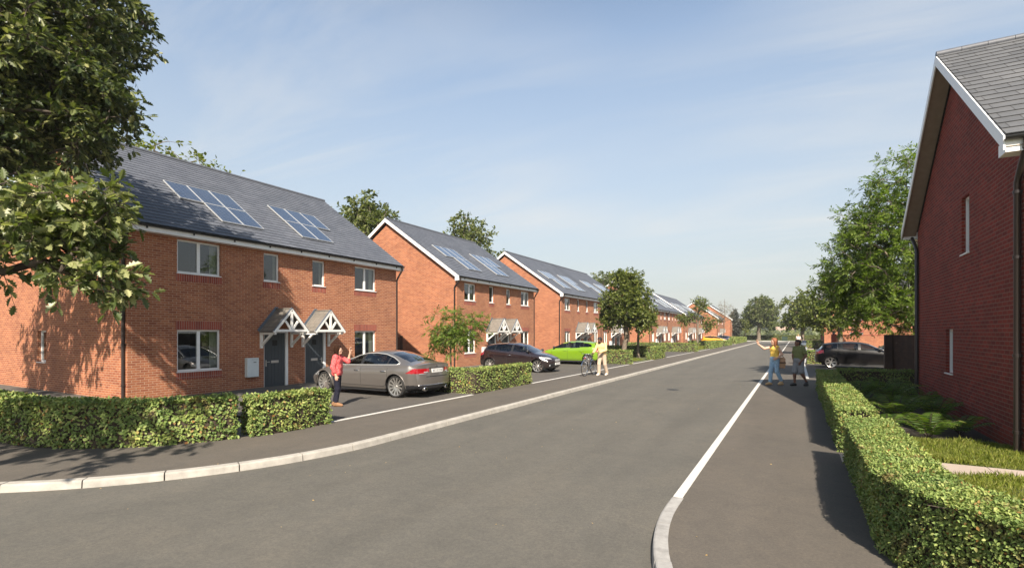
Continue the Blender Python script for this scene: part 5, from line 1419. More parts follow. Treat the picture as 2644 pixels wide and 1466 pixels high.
# ------------------------------------------------------------------ foliage
def nrm(v): return v / np.maximum(np.linalg.norm(v, axis=-1, keepdims=True), 1e-9)
LOBED = [(0, 0), (.10, .035), (.20, .17), (.27, .09), (.38, .29), (.47, .14), (.60, .30), (.68, .13), (.80, .20), (.88, .08), (1, 0)]
OVAL = [(0, 0), (.25, .24), (.6, .27), (1, 0)]
NARROW = [(0, 0), (.3, .17), (.7, .15), (1, 0)]
PALM = [(0, 0), (.12, .30), (.35, .22), (.50, .50), (.66, .24), (1, 0)]
def leaf_arrays(P, D, Nv, S, outline, fold=.35, bend=.15):
    """two half-blades per leaf, joined at the midrib. P base, D direction, Nv normal, S length"""
    n = len(P); D = nrm(D); Sd = nrm(np.cross(D, Nv)); Nv = np.cross(Sd, D)
    ol = np.array(outline); k = len(ol)
    def pts(sg):
        u = ol[:, 0][None, :, None]; w = ol[:, 1][None, :, None] * sg
        return P[:, None, :] + S[:, None, None] * (D[:, None, :] * u + Sd[:, None, :] * w + Nv[:, None, :] * (np.abs(w) * fold - bend * u * u))
    mid = pts(0)[:, [0, -1]]
    A, B = pts(1)[:, 1:-1], pts(-1)[:, 1:-1]
    V = np.concatenate([mid, A, B], 1); nv = V.shape[1]; q = k - 2
    f1 = [0] + list(range(2, 2 + q)) + [1]; f2 = [1] + list(range(2 + 2 * q - 1, 2 + q - 1, -1)) + [0]
    base = (np.arange(n) * nv)[:, None]
    loops = np.concatenate([base + np.array(f1), base + np.array(f2)], 1).ravel()
    return V.reshape(-1, 3), np.full(2 * n, q + 2), loops
def leaf_mesh(name, P, D, Nv, S, outline, mat, parent=None, **kw):
    V, pn, lp = leaf_arrays(P, D, Nv, S, outline, **kw)
    return npmesh(name, V, pn, lp, mat, parent)

def rand_dirs(r, n):
    v = r.normal(size=(n, 3)); return nrm(v)

def hedge(label, path, wid, ht, leaf=.05, dens=900, seed=1, group=None, ends=(True, True), outline=OVAL, faces='ftb', zb=0.0, mat='hedge', gaps=True, rough=1.0, ht2=None):
    """clipped hedge along a centre line: leaves over a twiggy core, uneven within a few centimetres"""
    r = np.random.default_rng(seed)
    P = resample(path, .12); n = len(P); T = nrm(np.gradient(P, axis=0)); Nn = np.stack([T[:, 1], -T[:, 0]], -1)
    ln = np.r_[0, np.cumsum(np.linalg.norm(np.diff(P, axis=0), axis=1))]; Lt = ln[-1]
    h = thing('hedge', label, 'hedge', (P[0, 0], P[0, 1], zb), 0, group); o = np.array([P[0, 0], P[0, 1], zb])
    def at(s):
        return np.stack([np.interp(s, ln, P[:, 0]), np.interp(s, ln, P[:, 1])], -1), np.stack([np.interp(s, ln, Nn[:, 0]), np.interp(s, ln, Nn[:, 1])], -1), np.stack([np.interp(s, ln, T[:, 0]), np.interp(s, ln, T[:, 1])], -1)
    # core
    ins = min(.075, wid * .2); mb = MB()
    for i in range(n):
        e = ins if i in (0, n - 1) else 0; sg = 1 if i == 0 else -1
        for a, z in ((-1, 0.0), (-1, ht - ins), (1, ht - ins), (1, 0.0)):
            q = P[i] + Nn[i] * a * (wid / 2 - ins) + T[i] * e * sg
            mb.v.append((q[0] - o[0], q[1] - o[1], z))
    for i in range(n - 1):
        b = i * 4
        for k in range(3): mb.f.append((b + k, b + k + 1, b + 4 + k + 1, b + 4 + k)); mb.m.append(0)
    mb.f.append((0, 1, 2, 3)); mb.f.append(((n - 1) * 4 + 3, (n - 1) * 4 + 2, (n - 1) * 4 + 1, (n - 1) * 4)); mb.m += [0, 0]
    mb.build('branches', M['twig'], h)
    PP = []; NN = []
    def add(p2, z, nv):
        PP.append(np.concatenate([p2, z[:, None]], 1)); NN.append(nv)
    for side, key in ((1, 'f'), (-1, 'b')):
        if key not in faces: continue
        m = int(Lt * ht * dens); s = r.uniform(0, Lt, m); z = ht * r.uniform(0, 1, m) ** .95
        c, nn, tt = at(s); add(c + nn * side * (wid / 2), z, np.concatenate([nn * side, np.zeros((m, 1))], 1))
    m = int(Lt * wid * dens * 1.35); s = r.uniform(0, Lt, m); a = r.uniform(-1, 1, m); c, nn, tt = at(s)
    add(c + nn * (a * wid / 2)[:, None], np.full(m, ht), np.tile([0, 0, 1.0], (m, 1)))
    for e, on in zip((0, 1), ends):
        if not on: continue
        m = int(wid * ht * dens); s = np.full(m, 0.0 if e == 0 else Lt); a = r.uniform(-1, 1, m); z = ht * r.uniform(0, 1, m); c, nn, tt = at(s)
        add(c + nn * (a * wid / 2)[:, None], z, np.concatenate([tt * (-1 if e == 0 else 1), np.zeros((m, 1))], 1))
    Pt = np.concatenate(PP); Nt = np.concatenate(NN); m = len(Pt)
    # slow bumps, hollows and tufts
    ph = r.uniform(0, 6.28, 8)
    bump = sum(np.sin(Pt @ (rand_dirs(r, 1)[0] * f) + p_) for f, p_ in zip((2.3, 3.7, 5.9, 9, 14, 21, 33, 47), ph)) / 8
    depth = (r.exponential(.020 * rough, m) + .034 * rough * (1 - 1.6 * bump)) * np.where(Nt[:, 2] > .5, .45, 1.0)
    Pt = Pt - Nt * np.minimum(depth, ins + .02)[:, None] + r.normal(size=(m, 3)) * .008
    if gaps:        # a few thin places where the twigs show
        g = np.sin(Pt[:, 0] * 7.1 + ph[0]) * np.sin(Pt[:, 1] * 6.3 + ph[1]) * np.sin(Pt[:, 2] * 9.0 + ph[2])
        keep = (g < .55) | (Nt[:, 2] > .5) | (r.uniform(size=m) < .35); Pt, Nt = Pt[keep], Nt[keep]; m = len(Pt)
    Pt[:, 2] = np.maximum(Pt[:, 2], .01)
    D = nrm(rand_dirs(r, m) * .9 + Nt * .15 + np.array([0, 0, -.15])); Nv = nrm(Nt * 1.0 + np.array([0, 0, .25]) + rand_dirs(r, m) * np.where(Nt[:, 2:3] > .5, .30, .42))
    S = leaf * r.uniform(.65, 1.3, m)
    leaf_mesh('foliage', Pt + np.array([0, 0, 0]) - np.array([o[0], o[1], 0]), D, Nv, S, outline, M[mat], h, fold=.25)
    # bare twigs poking through
    tw = MB(); k = int(Lt * 5)
    for i in range(k):
        j = r.integers(0, m); p_ = Pt[j] - np.array([o[0], o[1], 0]) - Nt[j] * .01; t_ = rand_dirs(r, 1)[0]; t_ = nrm(t_ - Nt[j] * np.dot(t_, Nt[j]) * .9)
        l_ = r.uniform(.06, .16); q = p_ + t_ * l_ * .5 + Nt[j] * .012; q2 = p_ + t_ * l_
        if min(p_[2], q2[2]) > .02: tw.tube([p_, q, q2], [.003, .0025, .0015], 4, caps=False)
    if tw.v: tw.build('twigs', M['bark'], h)
    return h

HL = 'clipped box hedges in front of the drives on the left'
C_IN = lambda r: arc(-12.5, 7, r, -90, -24, 24)
A_path = [(-17.0, 7 - 3.30), (-14.5, 7 - 3.30)] + arc(-12.5, 7, 3.30, -90, -20, 26)
hedge('long curved box hedge nearest on the left, in front of the first house', A_path, .56, .80, leaf=.062, dens=1500, seed=2, group=HL)
hedge('short box hedge past the dark gap, ending beside the woman in the red blouse', arc(-12.5, 7, 3.34, -17.0, 2, 10) + [(-9.17, 7.75)], .56, .76, leaf=.058, dens=1500, seed=3, group=HL)
hedge('box hedge beside the boot of the grey saloon, under the sapling', [(-11.6, 13.9), (-9.9, 13.9), (-9.32, 13.98), (-9.30, 14.6), (-9.30, 17.7)], .56, .80, leaf=.06, dens=900, seed=4, group=HL)
hedge('box hedge behind the man with the bicycle, by the tail of the green hatchback', [(-14.2, 31.5), (-9.02, 31.5)], .6, .88, leaf=.075, dens=560, seed=5, group=HL)
hedge('box hedge round the foot of the round street tree, partly in its shade', [(-15.0, 41.3), (-9.8, 41.2), (-9.30, 40.9), (-9.30, 37.3)], .58, .90, leaf=.085, dens=460, seed=6, group=HL)
hedge('box hedge past the round street tree, in front of the fourth house pair', [(-16.5, 54.3), (-9.8, 54.3), (-9.3, 54.6), (-9.3, 56.4)], .6, .9, leaf=.10, dens=330, seed=7, group=HL)
hedge('box hedge just right of the trunk of the airy street tree', [(-9.3, 65.0), (-9.3, 76.2)], .7, .9, leaf=.12, dens=240, seed=8, group=HL)
hedge('box hedge in front of the amber yellow hatchback', [(-14, 78.5), (-9.8, 78.5), (-9.3, 78.8), (-9.3, 88.4)], .7, .74, leaf=.13, dens=220, seed=9, group=HL)
hedge('last long hedge on the left, past the amber yellow hatchback', [(-9.6, 95), (-9.6, 118), (-10.4, 124), (-14, 127)], .9, 1.0, leaf=.17, dens=120, seed=10, group=HL)
hedge('hedge across the far end of the road below the lone oak', [(-40, 151), (-2, 152), (9, 153)], 1.0, 1.15, leaf=.22, dens=220, seed=11, gaps=False, mat='sunny')
HRG = 'clipped hedges along the right pavement'
hedge('large hedge at bottom right bending round the corner nearest the camera', [(.93, 9.22), (.92, 6.6), (.93, 5.75), (1.08, 5.30), (1.5, 4.72), (2.1, 4.1), (2.9, 3.5), (4.2, 2.9)], .60, .73, leaf=.029, dens=7200, seed=12, group=HRG)
hedge('straight hedge past the footpath, half shaded by the dark brick house', [(.88, 9.99), (.88, 20.3)], .56, .745, leaf=.036, dens=2800, seed=13, group=HRG)
hedge('dark hedge in full shade crossing the garden behind the ferns', [(1.2, 20.15), (3.35, 20.15)], .5, .80, leaf=.05, dens=1100, seed=14, group=HRG)
hedge('sunlit hedge behind the tail of the black hatchback on the right', [(.62, 37.75), (7.5, 37.75)], .6, .86, leaf=.075, dens=480, seed=15, group=HRG)
hedge('second sunlit hedge on the right, beyond the pale garden path', [(.62, 74.6), (12, 74.6)], .7, .92, leaf=.12, dens=230, seed=16, group=HRG)
hedge('dark low hedge across the lawn on the far right', [(1.0, 103), (14, 103)], .9, 1.0, leaf=.18, dens=120, seed=17, mat='backtree')

# ------------------------------------------------------------------ trees
def tree(name, label, loc, trunk, blobs, r0=.12, leaf=.15, lpc=60, rc=.55, outline=OVAL, mat='maple', bark='bark', seed=1, group=None, droop=.15, twigs=6, extra=(), sz=1.0, rmin=.006, shell=.45, tn=7, kpow=.5, compound=0, leafdir=.6):
    """trunk: points (local); blobs: (cx, cy, cz, rx, ry, rz, clusters). Limbs grow from the trunk to every leaf cluster."""
    r = np.random.default_rng(seed); t = thing(name, label, 'tree', loc, 0, group)
    tr = resample([tuple(q) for q in trunk], .25)
    pos = [np.array(q) for q in tr]; par = [-1] + list(range(len(tr) - 1)); main = len(tr)
    C = []
    for cx, cy, cz, rx, ry, rz, n in blobs:
        d = rand_dirs(r, n); rad = r.uniform(0, 1, n) ** shell
        C.append(np.array([cx, cy, cz]) + d * rad[:, None] * np.array([rx, ry, rz]))
    C = np.concatenate(C)
    Pn = np.array(pos); dist = np.min(np.linalg.norm(C[:, None] - Pn[None], axis=2), 1); C = C[np.argsort(dist)]
    tips = []; dirs = []
    for c in C:
        A = np.array(pos); d = c - A; dd = np.linalg.norm(d, axis=1)
        cost = dd + .9 * np.maximum(0, A[:, 2] - c[2] + .25 * dd) + .5 * (np.arange(len(A)) < main * .25)
        j = int(np.argmin(cost)); a = A[j]; ln = dd[j]; k = max(2, int(ln / .35)); prev = j
        mid = (a + c) / 2 + np.array([0, 0, .10 * ln]) + r.normal(size=3) * .09 * ln
        for i in range(1, k + 1):
            u = i / k; q = (1 - u) ** 2 * a + 2 * u * (1 - u) * mid + u * u * c + (r.normal(size=3) * .02 * ln if i < k else 0)
            pos.append(q); par.append(prev); prev = len(pos) - 1
        tips.append(prev); v = nrm(c - mid + np.array([0, 0, .0])); dirs.append(v)
    n = len(pos); load = np.zeros(n)
    for q in tips: load[q] += 1
    for i in range(n - 1, 0, -1):
        if par[i] >= 0: load[par[i]] += load[i]
    rad = np.maximum(rmin, r0 * (np.maximum(load, .3) / load[0]) ** kpow)
    for i in range(main): rad[i] = max(rad[i], r0 * (1 - .55 * i / main)) * (1 + .35 * max(0, 1 - i * .25 / .5))
    # follow each heavy path as one tube
    kids = [[] for _ in range(n)]
    for i in range(1, n): kids[par[i]].append(i)
    mb = MB(); starts = [(0, None)]
    while starts:
        i, fr = starts.pop(); ch = [i] if fr is None else [fr, i]
        while True:
            ks = sorted(kids[ch[-1]], key=lambda q: -load[q])
            if not ks: break
            for q in ks[1:]: starts.append((q, ch[-1]))
            ch.append(ks[0])
        rr = [min(rad[q], rad[ch[1]] * 1.0 if fr is not None and len(ch) > 1 else 9) for q in ch]; rr[-1] = max(rr[-1] * .5, .002)
        if len(ch) > 1: mb.tube([pos[q] for q in ch], rr, tn if rr[0] > .03 else 4, caps=False)
    # leaves on twigs
    LP, LD, LN, LS = [], [], [], []
    for q, v in zip(tips, dirs):
        c = pos[q]
        for w in range(twigs):
            d = nrm(rand_dirs(r, 1)[0] + v * .55 + np.array([0, 0, .12])); ln = rc * r.uniform(.55, 1.15); end = c + d * ln - np.array([0, 0, droop * ln])
            m_ = max(1, int(round(lpc / twigs)))
            if rmin > 0 and twigs and sz >= 1: mb.tube([c, (c + end) / 2 + np.array([0, 0, .04 * ln]), end], [rmin * .7, rmin * .5, rmin * .3], 3, caps=False)
            u = r.uniform(.15, 1.03, m_); base = c + (end - c) * u[:, None] + np.array([0, 0, 1]) * (.16 * ln * u * (1 - u))[:, None]
            sd = rand_dirs(r, m_); sd = nrm(sd - d * (sd @ d)[:, None]); D = nrm(sd * leafdir + d * .55 - np.array([0, 0, droop])); Nv = nrm(np.array([0, 0, 1.0]) + rand_dirs(r, m_) * .75)
            if compound:
                # pinnate leaf: leaflets in pairs along a stalk
                for b_, dd_, nv_ in zip(base, D, Nv):
                    sdv = nrm(np.cross(dd_, nv_))
                    for kk in range(compound):
                        p_ = b_ + dd_ * leaf * 1.0 * (.25 + kk * .42) - np.array([0, 0, .05 * kk * leaf])
                        for sg in (1, -1): LP.append(p_[None]); LD.append((dd_ * .55 + sdv * sg * .8)[None]); LN.append(nv_[None]); LS.append(np.array([leaf * r.uniform(.7, 1.05)]))
                    LP.append((b_ + dd_ * leaf * (.25 + compound * .42))[None]); LD.append(dd_[None]); LN.append(nv_[None]); LS.append(np.array([leaf]))
            else:
                LP.append(base); LD.append(D); LN.append(Nv); LS.append(leaf * r.uniform(.65, 1.25, m_))
    mb.build('trunk', M[bark], t, smooth=True)
    if LP and lpc:
        leaf_mesh('crown', np.concatenate(LP), np.concatenate(LD), np.concatenate(LN), np.concatenate(LS), outline, M[mat], t)
    return t

def bare(*a, **k): return tree(*a, **k)

# the big lobed-leaf tree on the left: trunk just out of view, limbs reaching over the hedge
tx, ty = -13.4, 2.75
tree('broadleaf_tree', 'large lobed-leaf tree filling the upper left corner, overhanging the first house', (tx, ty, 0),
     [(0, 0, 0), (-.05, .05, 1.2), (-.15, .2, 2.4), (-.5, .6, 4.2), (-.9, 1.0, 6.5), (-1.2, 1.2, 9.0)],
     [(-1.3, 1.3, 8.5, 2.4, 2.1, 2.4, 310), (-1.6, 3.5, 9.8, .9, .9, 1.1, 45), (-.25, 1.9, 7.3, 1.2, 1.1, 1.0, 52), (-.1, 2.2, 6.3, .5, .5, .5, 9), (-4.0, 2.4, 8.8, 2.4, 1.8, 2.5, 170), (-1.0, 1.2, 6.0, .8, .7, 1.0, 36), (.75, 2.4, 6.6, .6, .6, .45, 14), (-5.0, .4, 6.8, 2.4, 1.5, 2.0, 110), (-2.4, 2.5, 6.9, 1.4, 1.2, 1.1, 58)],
     r0=.22, leaf=.165, lpc=54, rc=.55, outline=LOBED, mat='oak_shaded', bark='bark_dark', seed=21, twigs=6, droop=.22, rmin=.008, tn=9)
tree('broadleaf_tree', 'leaning tree with big pale sunlit lobed leaves in front of the first house gable', (-12.3, 2.35, 0),
     [(0, 0, 0), (.15, .05, .9), (.45, .15, 1.45), (.9, .3, 2.0)],
     [(2.9, 1.0, 3.55, 1.05, .75, .70, 48), (1.8, .7, 3.6, 1.0, .75, .78, 34), (3.3, 1.15, 2.75, .5, .45, .30, 12), (.8, .3, 3.8, 1.0, .7, .7, 22)],
     r0=.085, leaf=.18, lpc=36, rc=.42, outline=LOBED, mat='oak', bark='bark_dark', seed=22, twigs=5, droop=.18, rmin=.010, tn=8)
tree('broadleaf_tree', 'tree behind the viewer that throws dappled shade on the near left pavement', (-7.7, -4.5, 0), [(0, 0, 0), (.1, .3, 2), (.2, .8, 4.5), (.3, 1.4, 7)],
     [(-.6, 2.4, 7.0, 1.8, 1.5, 1.1, 44), (.6, 3.0, 5.6, 1.0, .9, .6, 12)], r0=.18, leaf=.2, lpc=34, rc=.6, outline=LOBED, mat='oak', bark='bark', seed=20, twigs=5)
tree('broadleaf_tree', 'tree just left of the picture dappling the gable of the first house with shade', (-21.3, 1.2, 0), [(0, 0, 0), (.1, .2, 2.2), (.2, .6, 4.5), (.2, 1.0, 7)],
     [(.4, 1.2, 6.6, 2.3, 1.5, 1.7, 90), (.6, 2.2, 4.4, 1.5, .9, .9, 26)], r0=.2, leaf=.2, lpc=30, rc=.6, outline=LOBED, mat='oak', bark='bark', seed=19, twigs=5)
# sapling by the second house
tree('sapling', 'slim young tree with feathery leaves in front of the second house gable', (-11.0, 15.0, 0), [(0, 0, 0), (.01, 0, .8), (-.02, .02, 1.4), (.0, .0, 2.2)],
     [(0, 0, 2.15, .85, .85, .75, 44), (.55, -.3, 1.75, .6, .5, .5, 16), (-.5, .2, 1.7, .5, .5, .45, 12), (.9, .2, 2.3, .4, .4, .35, 8)], r0=.035, leaf=.105, lpc=13, rc=.38, outline=NARROW, mat='ash', seed=23, twigs=4, droop=.35, rmin=.004, compound=3)
# round street tree with a fork
tree('street_tree', 'dense round street tree standing on the garden strip between two hedges', (-11.7, 38.6, 0), [(0, 0, 0), (.05, 0, .9), (.25, .0, 1.6), (.1, .0, 3.0), (.1, 0, 4.6), (.1, 0, 6.0)],
     [(.2, 0, 4.2, 2.05, 2.0, 1.7, 190), (.2, 0, 5.8, 1.15, 1.2, 1.2, 70), (1.2, 0, 2.9, 1.1, 1.1, .8, 40), (-.9, 0, 3.0, 1.0, 1.0, .8, 40)], r0=.20, leaf=.20, lpc=46, rc=.55, outline=OVAL, mat='maple', seed=24, twigs=6, sz=.5)
tree('street_tree', 'slim second trunk and small crown right against the dense round street tree', (-11.0, 40.2, 0), [(0, 0, 0), (0, 0, 1.5), (.1, 0, 2.6)],
     [(.35, 0, 3.1, .9, .9, .7, 30)], r0=.10, leaf=.20, lpc=40, rc=.5, mat='maple', seed=25, sz=.5)
tree('street_tree', 'airy street tree with a gap in its crown, past the round one', (-12.3, 76.2, 0), [(0, 0, 0), (.0, 0, 2.2), (.1, 0, 4.5), (.2, 0, 5.8)],
     [(.3, 0, 5.9, 1.2, 1.2, 1.0, 34), (-1.7, 0, 3.9, 1.2, 1.2, 1.1, 30), (1.6, 0, 3.2, 1.2, 1.2, .9, 26), (-.2, 0, 4.2, 1.4, 1.4, .9, 12)], r0=.15, leaf=.26, lpc=24, rc=.65, mat='maple', seed=26, sz=.5)
tree('bare_tree', 'thin almost leafless tree against the farthest gables', (-12.3, 107, 0), [(0, 0, 0), (0, 0, 3), (.1, 0, 6), (.1, 0, 8.6)],
     [(0, 0, 5.6, 1.9, 1.9, 2.6, 120)], r0=.075, leaf=.14, lpc=5, rc=.8, mat='sunny', seed=27, twigs=4, rmin=.014)
# right: big ash behind the fence
tree('ash_tree', 'big bright green tree rising behind the dark brick house on the right', (4.35, 25.0, 0), [(0, 0, 0), (.0, .0, 1.3), (-.2, 0, 2.6), (-.3, 0, 4.5), (-.2, 0, 6.6), (.0, 0, 8.3)],
     [(-.6, 0, 4.7, 2.8, 2.6, 2.3, 300), (-.3, 0, 7.3, 1.9, 1.9, 1.7, 120), (-2.3, -.2, 4.0, 1.3, 1.3, 1.1, 70), (-1.2, -.8, 2.8, 1.7, 1.3, .8, 60), (-1.9, 0, 6.1, 1.1, 1.2, 1.1, 50), (1.6, 0, 5.5, 2.0, 2.2, 2.6, 110), (.4, 0, 9.0, .8, .8, .5, 14)],
     r0=.24, leaf=.125, lpc=17, rc=.55, outline=NARROW, mat='ash', seed=28, twigs=4, droop=.25, rmin=.006, compound=3)
tree('broadleaf_tree', 'mid-green tree left of the big bright one, over the right-hand drives', (3.4, 53, 0), [(0, 0, 0), (0, 0, 2), (0, 0, 5)], [(0, 0, 4.6, 2.8, 2.6, 2.6, 130), (-1.6, 0, 3.4, 1.4, 1.4, 1.0, 40)], r0=.2, leaf=.28, lpc=40, rc=.75, mat='maple', seed=29, sz=.5)
tree('broadleaf_tree', 'dark tree above the distant walker on the right', (.9, 92, 0), [(0, 0, 0), (0, 0, 2.6), (.2, 0, 6)], [(0, 0, 5.6, 3.0, 2.8, 2.8, 110), (-.8, 0, 4.0, 2.0, 2.0, 1.4, 40), (2.2, 0, 4.4, 1.8, 1.8, 1.4, 40)], r0=.26, leaf=.38, lpc=34, rc=.95, mat='maple', seed=30, sz=.5)
tree('broadleaf_tree', 'rounded tree in the row on the right, between the dark tree and the bright one', (8.5, 79, 0), [(0, 0, 0), (0, 0, 2.4), (0, 0, 6)], [(0, 0, 5.4, 3.2, 3.0, 2.8, 120)], r0=.24, leaf=.34, lpc=36, rc=.85, mat='maple', seed=37, sz=.5)
# at the end of the road
tree('oak_tree', 'lone tall oak at the end of the road', (-8.6, 149, 0), [(0, 0, -.1), (0, 0, 2.2), (.2, 0, 5), (.3, 0, 9)], [(.8, 0, 7.4, 4.2, 4.0, 3.4, 170), (-1.4, 0, 6.0, 2.6, 2.6, 2.2, 50), (2.6, 0, 4.4, 1.9, 2.0, 1.6, 36), (.6, 0, 10, 2.4, 2.2, 1.3, 30)], r0=.48, leaf=.55, lpc=30, rc=1.15, mat='backtree', seed=31, sz=.5)
tree('conifer_tree', 'dark grey-green conifer left of the lone oak', (-14.6, 147, 0), [(0, 0, -.1), (0, 0, 4), (0, 0, 8)], [(0, 0, 2.2, 2.0, 2.0, 1.8, 60), (0, 0, 4.2, 1.6, 1.6, 1.6, 50), (0.2, 0, 6.4, 1.0, 1.0, 1.5, 30)], r0=.2, leaf=.5, lpc=34, rc=.7, outline=NARROW, mat='conifer', seed=32, sz=.5)
tree('broadleaf_tree', 'small yellow-green tree between the conifer and the lone oak', (-11.8, 148, 0), [(0, 0, -.1), (0, 0, 2), (0, 0, 4)], [(0, 0, 4.0, 1.8, 1.8, 1.7, 50)], r0=.15, leaf=.5, lpc=30, rc=.8, mat='sunny', seed=33, sz=.5)
# trees behind the houses on the left
BT = 'tall trees behind the left-hand houses'
tree('broadleaf_tree', 'sunlit loose crown showing above the ridge of the first house', (-28.5, 14.2, -.4), [(0, 0, 0), (0, 0, 5), (.3, 0, 9)], [(0, 0, 10.2, 2.2, 2.6, 2.2, 120), (.5, 3.8, 9.6, 1.4, 1.6, 1.6, 46), (0, 8.6, 9.3, 1.0, 1.2, 1.1, 18)], r0=.3, leaf=.24, lpc=17, rc=.9, mat='sunny', seed=34, group=BT, outline=OVAL)
tree('broadleaf_tree', 'tall dark green tree between the roofs of the first and second house pairs', (-31, 30.5, -.4), [(0, 0, 0), (0, 0, 6), (0, 0, 12)], [(0, 0, 11.2, 2.5, 2.5, 2.6, 130), (-.4, -1.2, 8.6, 2.4, 2.4, 1.8, 70), (1.2, 1.6, 9.2, 2.0, 2.0, 2.0, 60)], r0=.35, leaf=.30, lpc=40, rc=.85, mat='backtree', seed=35, group=BT, sz=.5)
tree('broadleaf_tree', 'tall spreading tree behind the ridge of the second house pair', (-31, 45.5, -.4), [(0, 0, 0), (0, 0, 6), (0, 0, 13)], [(0, 0, 12.4, 2.6, 2.8, 2.6, 110), (0, -2.2, 10.2, 1.8, 1.8, 1.4, 40), (1.5, 3.4, 9.6, 2.0, 2.2, 1.8, 60)], r0=.35, leaf=.32, lpc=36, rc=.9, mat='backtree', seed=36, group=BT, sz=.5)
tree('broadleaf_tree', 'far treetop showing over the roof of the fourth house pair', (-31, 90, -.4), [(0, 0, 0), (0, 0, 6), (0, 0, 12)], [(0, 0, 11.4, 2.6, 2.8, 2.0, 60), (3, 9, 10.5, 3.0, 3.6, 3.0, 70)], r0=.35, leaf=.45, lpc=30, rc=1.1, mat='backtree', seed=38, group=BT, sz=.5)

# ------------------------------------------------------------------ ferns and lawn
def fern(label, x, y, sc, seed, n=13, mat='fern'):
    r = np.random.default_rng(seed); t = thing('fern', label, 'fern', (x, y, .0), 0, 'ferns in the bed beside the dark brick house')
    LP, LD, LN, LS = [], [], [], []; st = MB()
    for k in range(n):
        a = 2 * math.pi * k / n + r.uniform(-.2, .2); ln = sc * r.uniform(.7, 1.1); el = r.uniform(.75, 1.25); d = np.array([math.cos(a), math.sin(a), 0]); sd = np.array([-d[1], d[0], 0]); m = 17; pts = []
        for i in range(m):
            u = i / (m - 1); pts.append(d * ln * u * math.cos(el * .5) + np.array([0, 0, ln * math.sin(el) * (1.75 * u - 1.15 * u * u) + .02]))
        st.tube(pts, [.006 * (1 - .8 * i / m) for i in range(m)], 4, caps=False)
        for i in range(2, m):
            u = i / (m - 1); w = ln * .22 * math.sin(math.pi * min(1, .18 + .82 * u)) ** .8 + .02
            tg = nrm(pts[i] - pts[i - 1]); up = np.cross(sd, tg) * -1
            if up[2] < 0: up = -up
            for sg in (1, -1):
                LP.append(pts[i]); LD.append(sd * sg * .9 + tg * .35 - np.array([0, 0, .12])); LN.append(up + r.normal(size=3) * .15); LS.append(w)
    st.build('stems', M['twig'], t)
    leaf_mesh('fronds', np.array(LP), np.array(LD), np.array(LN), np.array(LS), [(0, 0), (.2, .085), (.6, .06), (1, 0)], M[mat], t, fold=.1, bend=.12)
fern('bright sunlit fern at the edge of the lawn by the right-hand hedge', 2.15, 12.0, .78, 41, 13)
fern('pale fern leaning out over the lawn, nearest the hedge', 1.55, 12.35, .62, 42, 12)
fern('dark fern against the brick wall, right of the bright one', 2.75, 12.7, .75, 43, 12)
fern('large fern at the middle of the bed, deep in the shade of the house', 1.95, 13.9, .9, 44, 14)
fern('fern close to the long hedge in the half-shade', 1.5, 15.2, .8, 45, 12)
fern('tall fern at the back of the bed near the crossing hedge', 2.3, 17.4, .95, 46, 15)
fern('broad dark fern in the shade halfway along the brick wall', 2.75, 14.6, .9, 48, 14)
fern('dark fern beside the long hedge, behind the half-shaded one', 1.55, 17.3, .9, 49, 13)
fern('dark fern touching the crossing hedge at the back of the bed', 2.2, 19.0, .95, 50, 13)
fern('small fern in the far corner by the house wall', 2.85, 16.5, .75, 47, 12)

def lawn(name, x0, x1, y0, y1, dens, hgt, seed, z=.006):
    r = np.random.default_rng(seed); n = int((x1 - x0) * (y1 - y0) * dens)
    P = np.stack([r.uniform(x0, x1, n), r.uniform(y0, y1, n), np.full(n, z)], -1)
    D = nrm(np.stack([r.normal(0, .38, n), r.normal(0, .38, n), np.ones(n)], -1)); Nv = rand_dirs(r, n)
    clump = .75 + .35 * np.sin(P[:, 0] * 5 + seed) * np.sin(P[:, 1] * 4.3)
    o = leaf_mesh(name, P, D, Nv, hgt * r.uniform(.5, 1.3, n) * clump, [(0, 0), (.05, .045), (.5, .035), (1, 0)], M['grass'], None, fold=.3, bend=.45)
    return tag(o, kind='stuff')
lawn('lawn_grass', 1.0, 3.25, 9.98, 11.95, 3600, .105, 51)
lawn('lawn_grass', 1.3, 5.2, 4.2, 9.27, 2600, .105, 52)
lawn('garden_grass', -12.6, -9.7, 34.7, 37.2, 500, .14, 53); lawn('garden_grass', -12.8, -9.7, 56.7, 76, 130, .2, 54)
# fallen leaves and grit on the tarmac: nobody could count them
r_ = np.random.default_rng(60); n = 110
P = np.stack([r_.uniform(-8, 1.0, n), r_.uniform(2.5, 22, n), np.full(n, 0.0)], -1); P[:, 2] = np.where(P[:, 0] < -7.0, .006, np.where(P[:, 0] > -1.1, .006, road_z(P[:, 0], P[:, 1]) + .006))
tag(leaf_mesh('fallen_leaves', P, np.stack([r_.normal(size=n), r_.normal(size=n), np.full(n, .05)], -1), np.tile([0, 0, 1.0], (n, 1)) + r_.normal(size=(n, 3)) * .25, r_.uniform(.012, .032, n), OVAL, M['dryleaf'], None), kind='stuff')
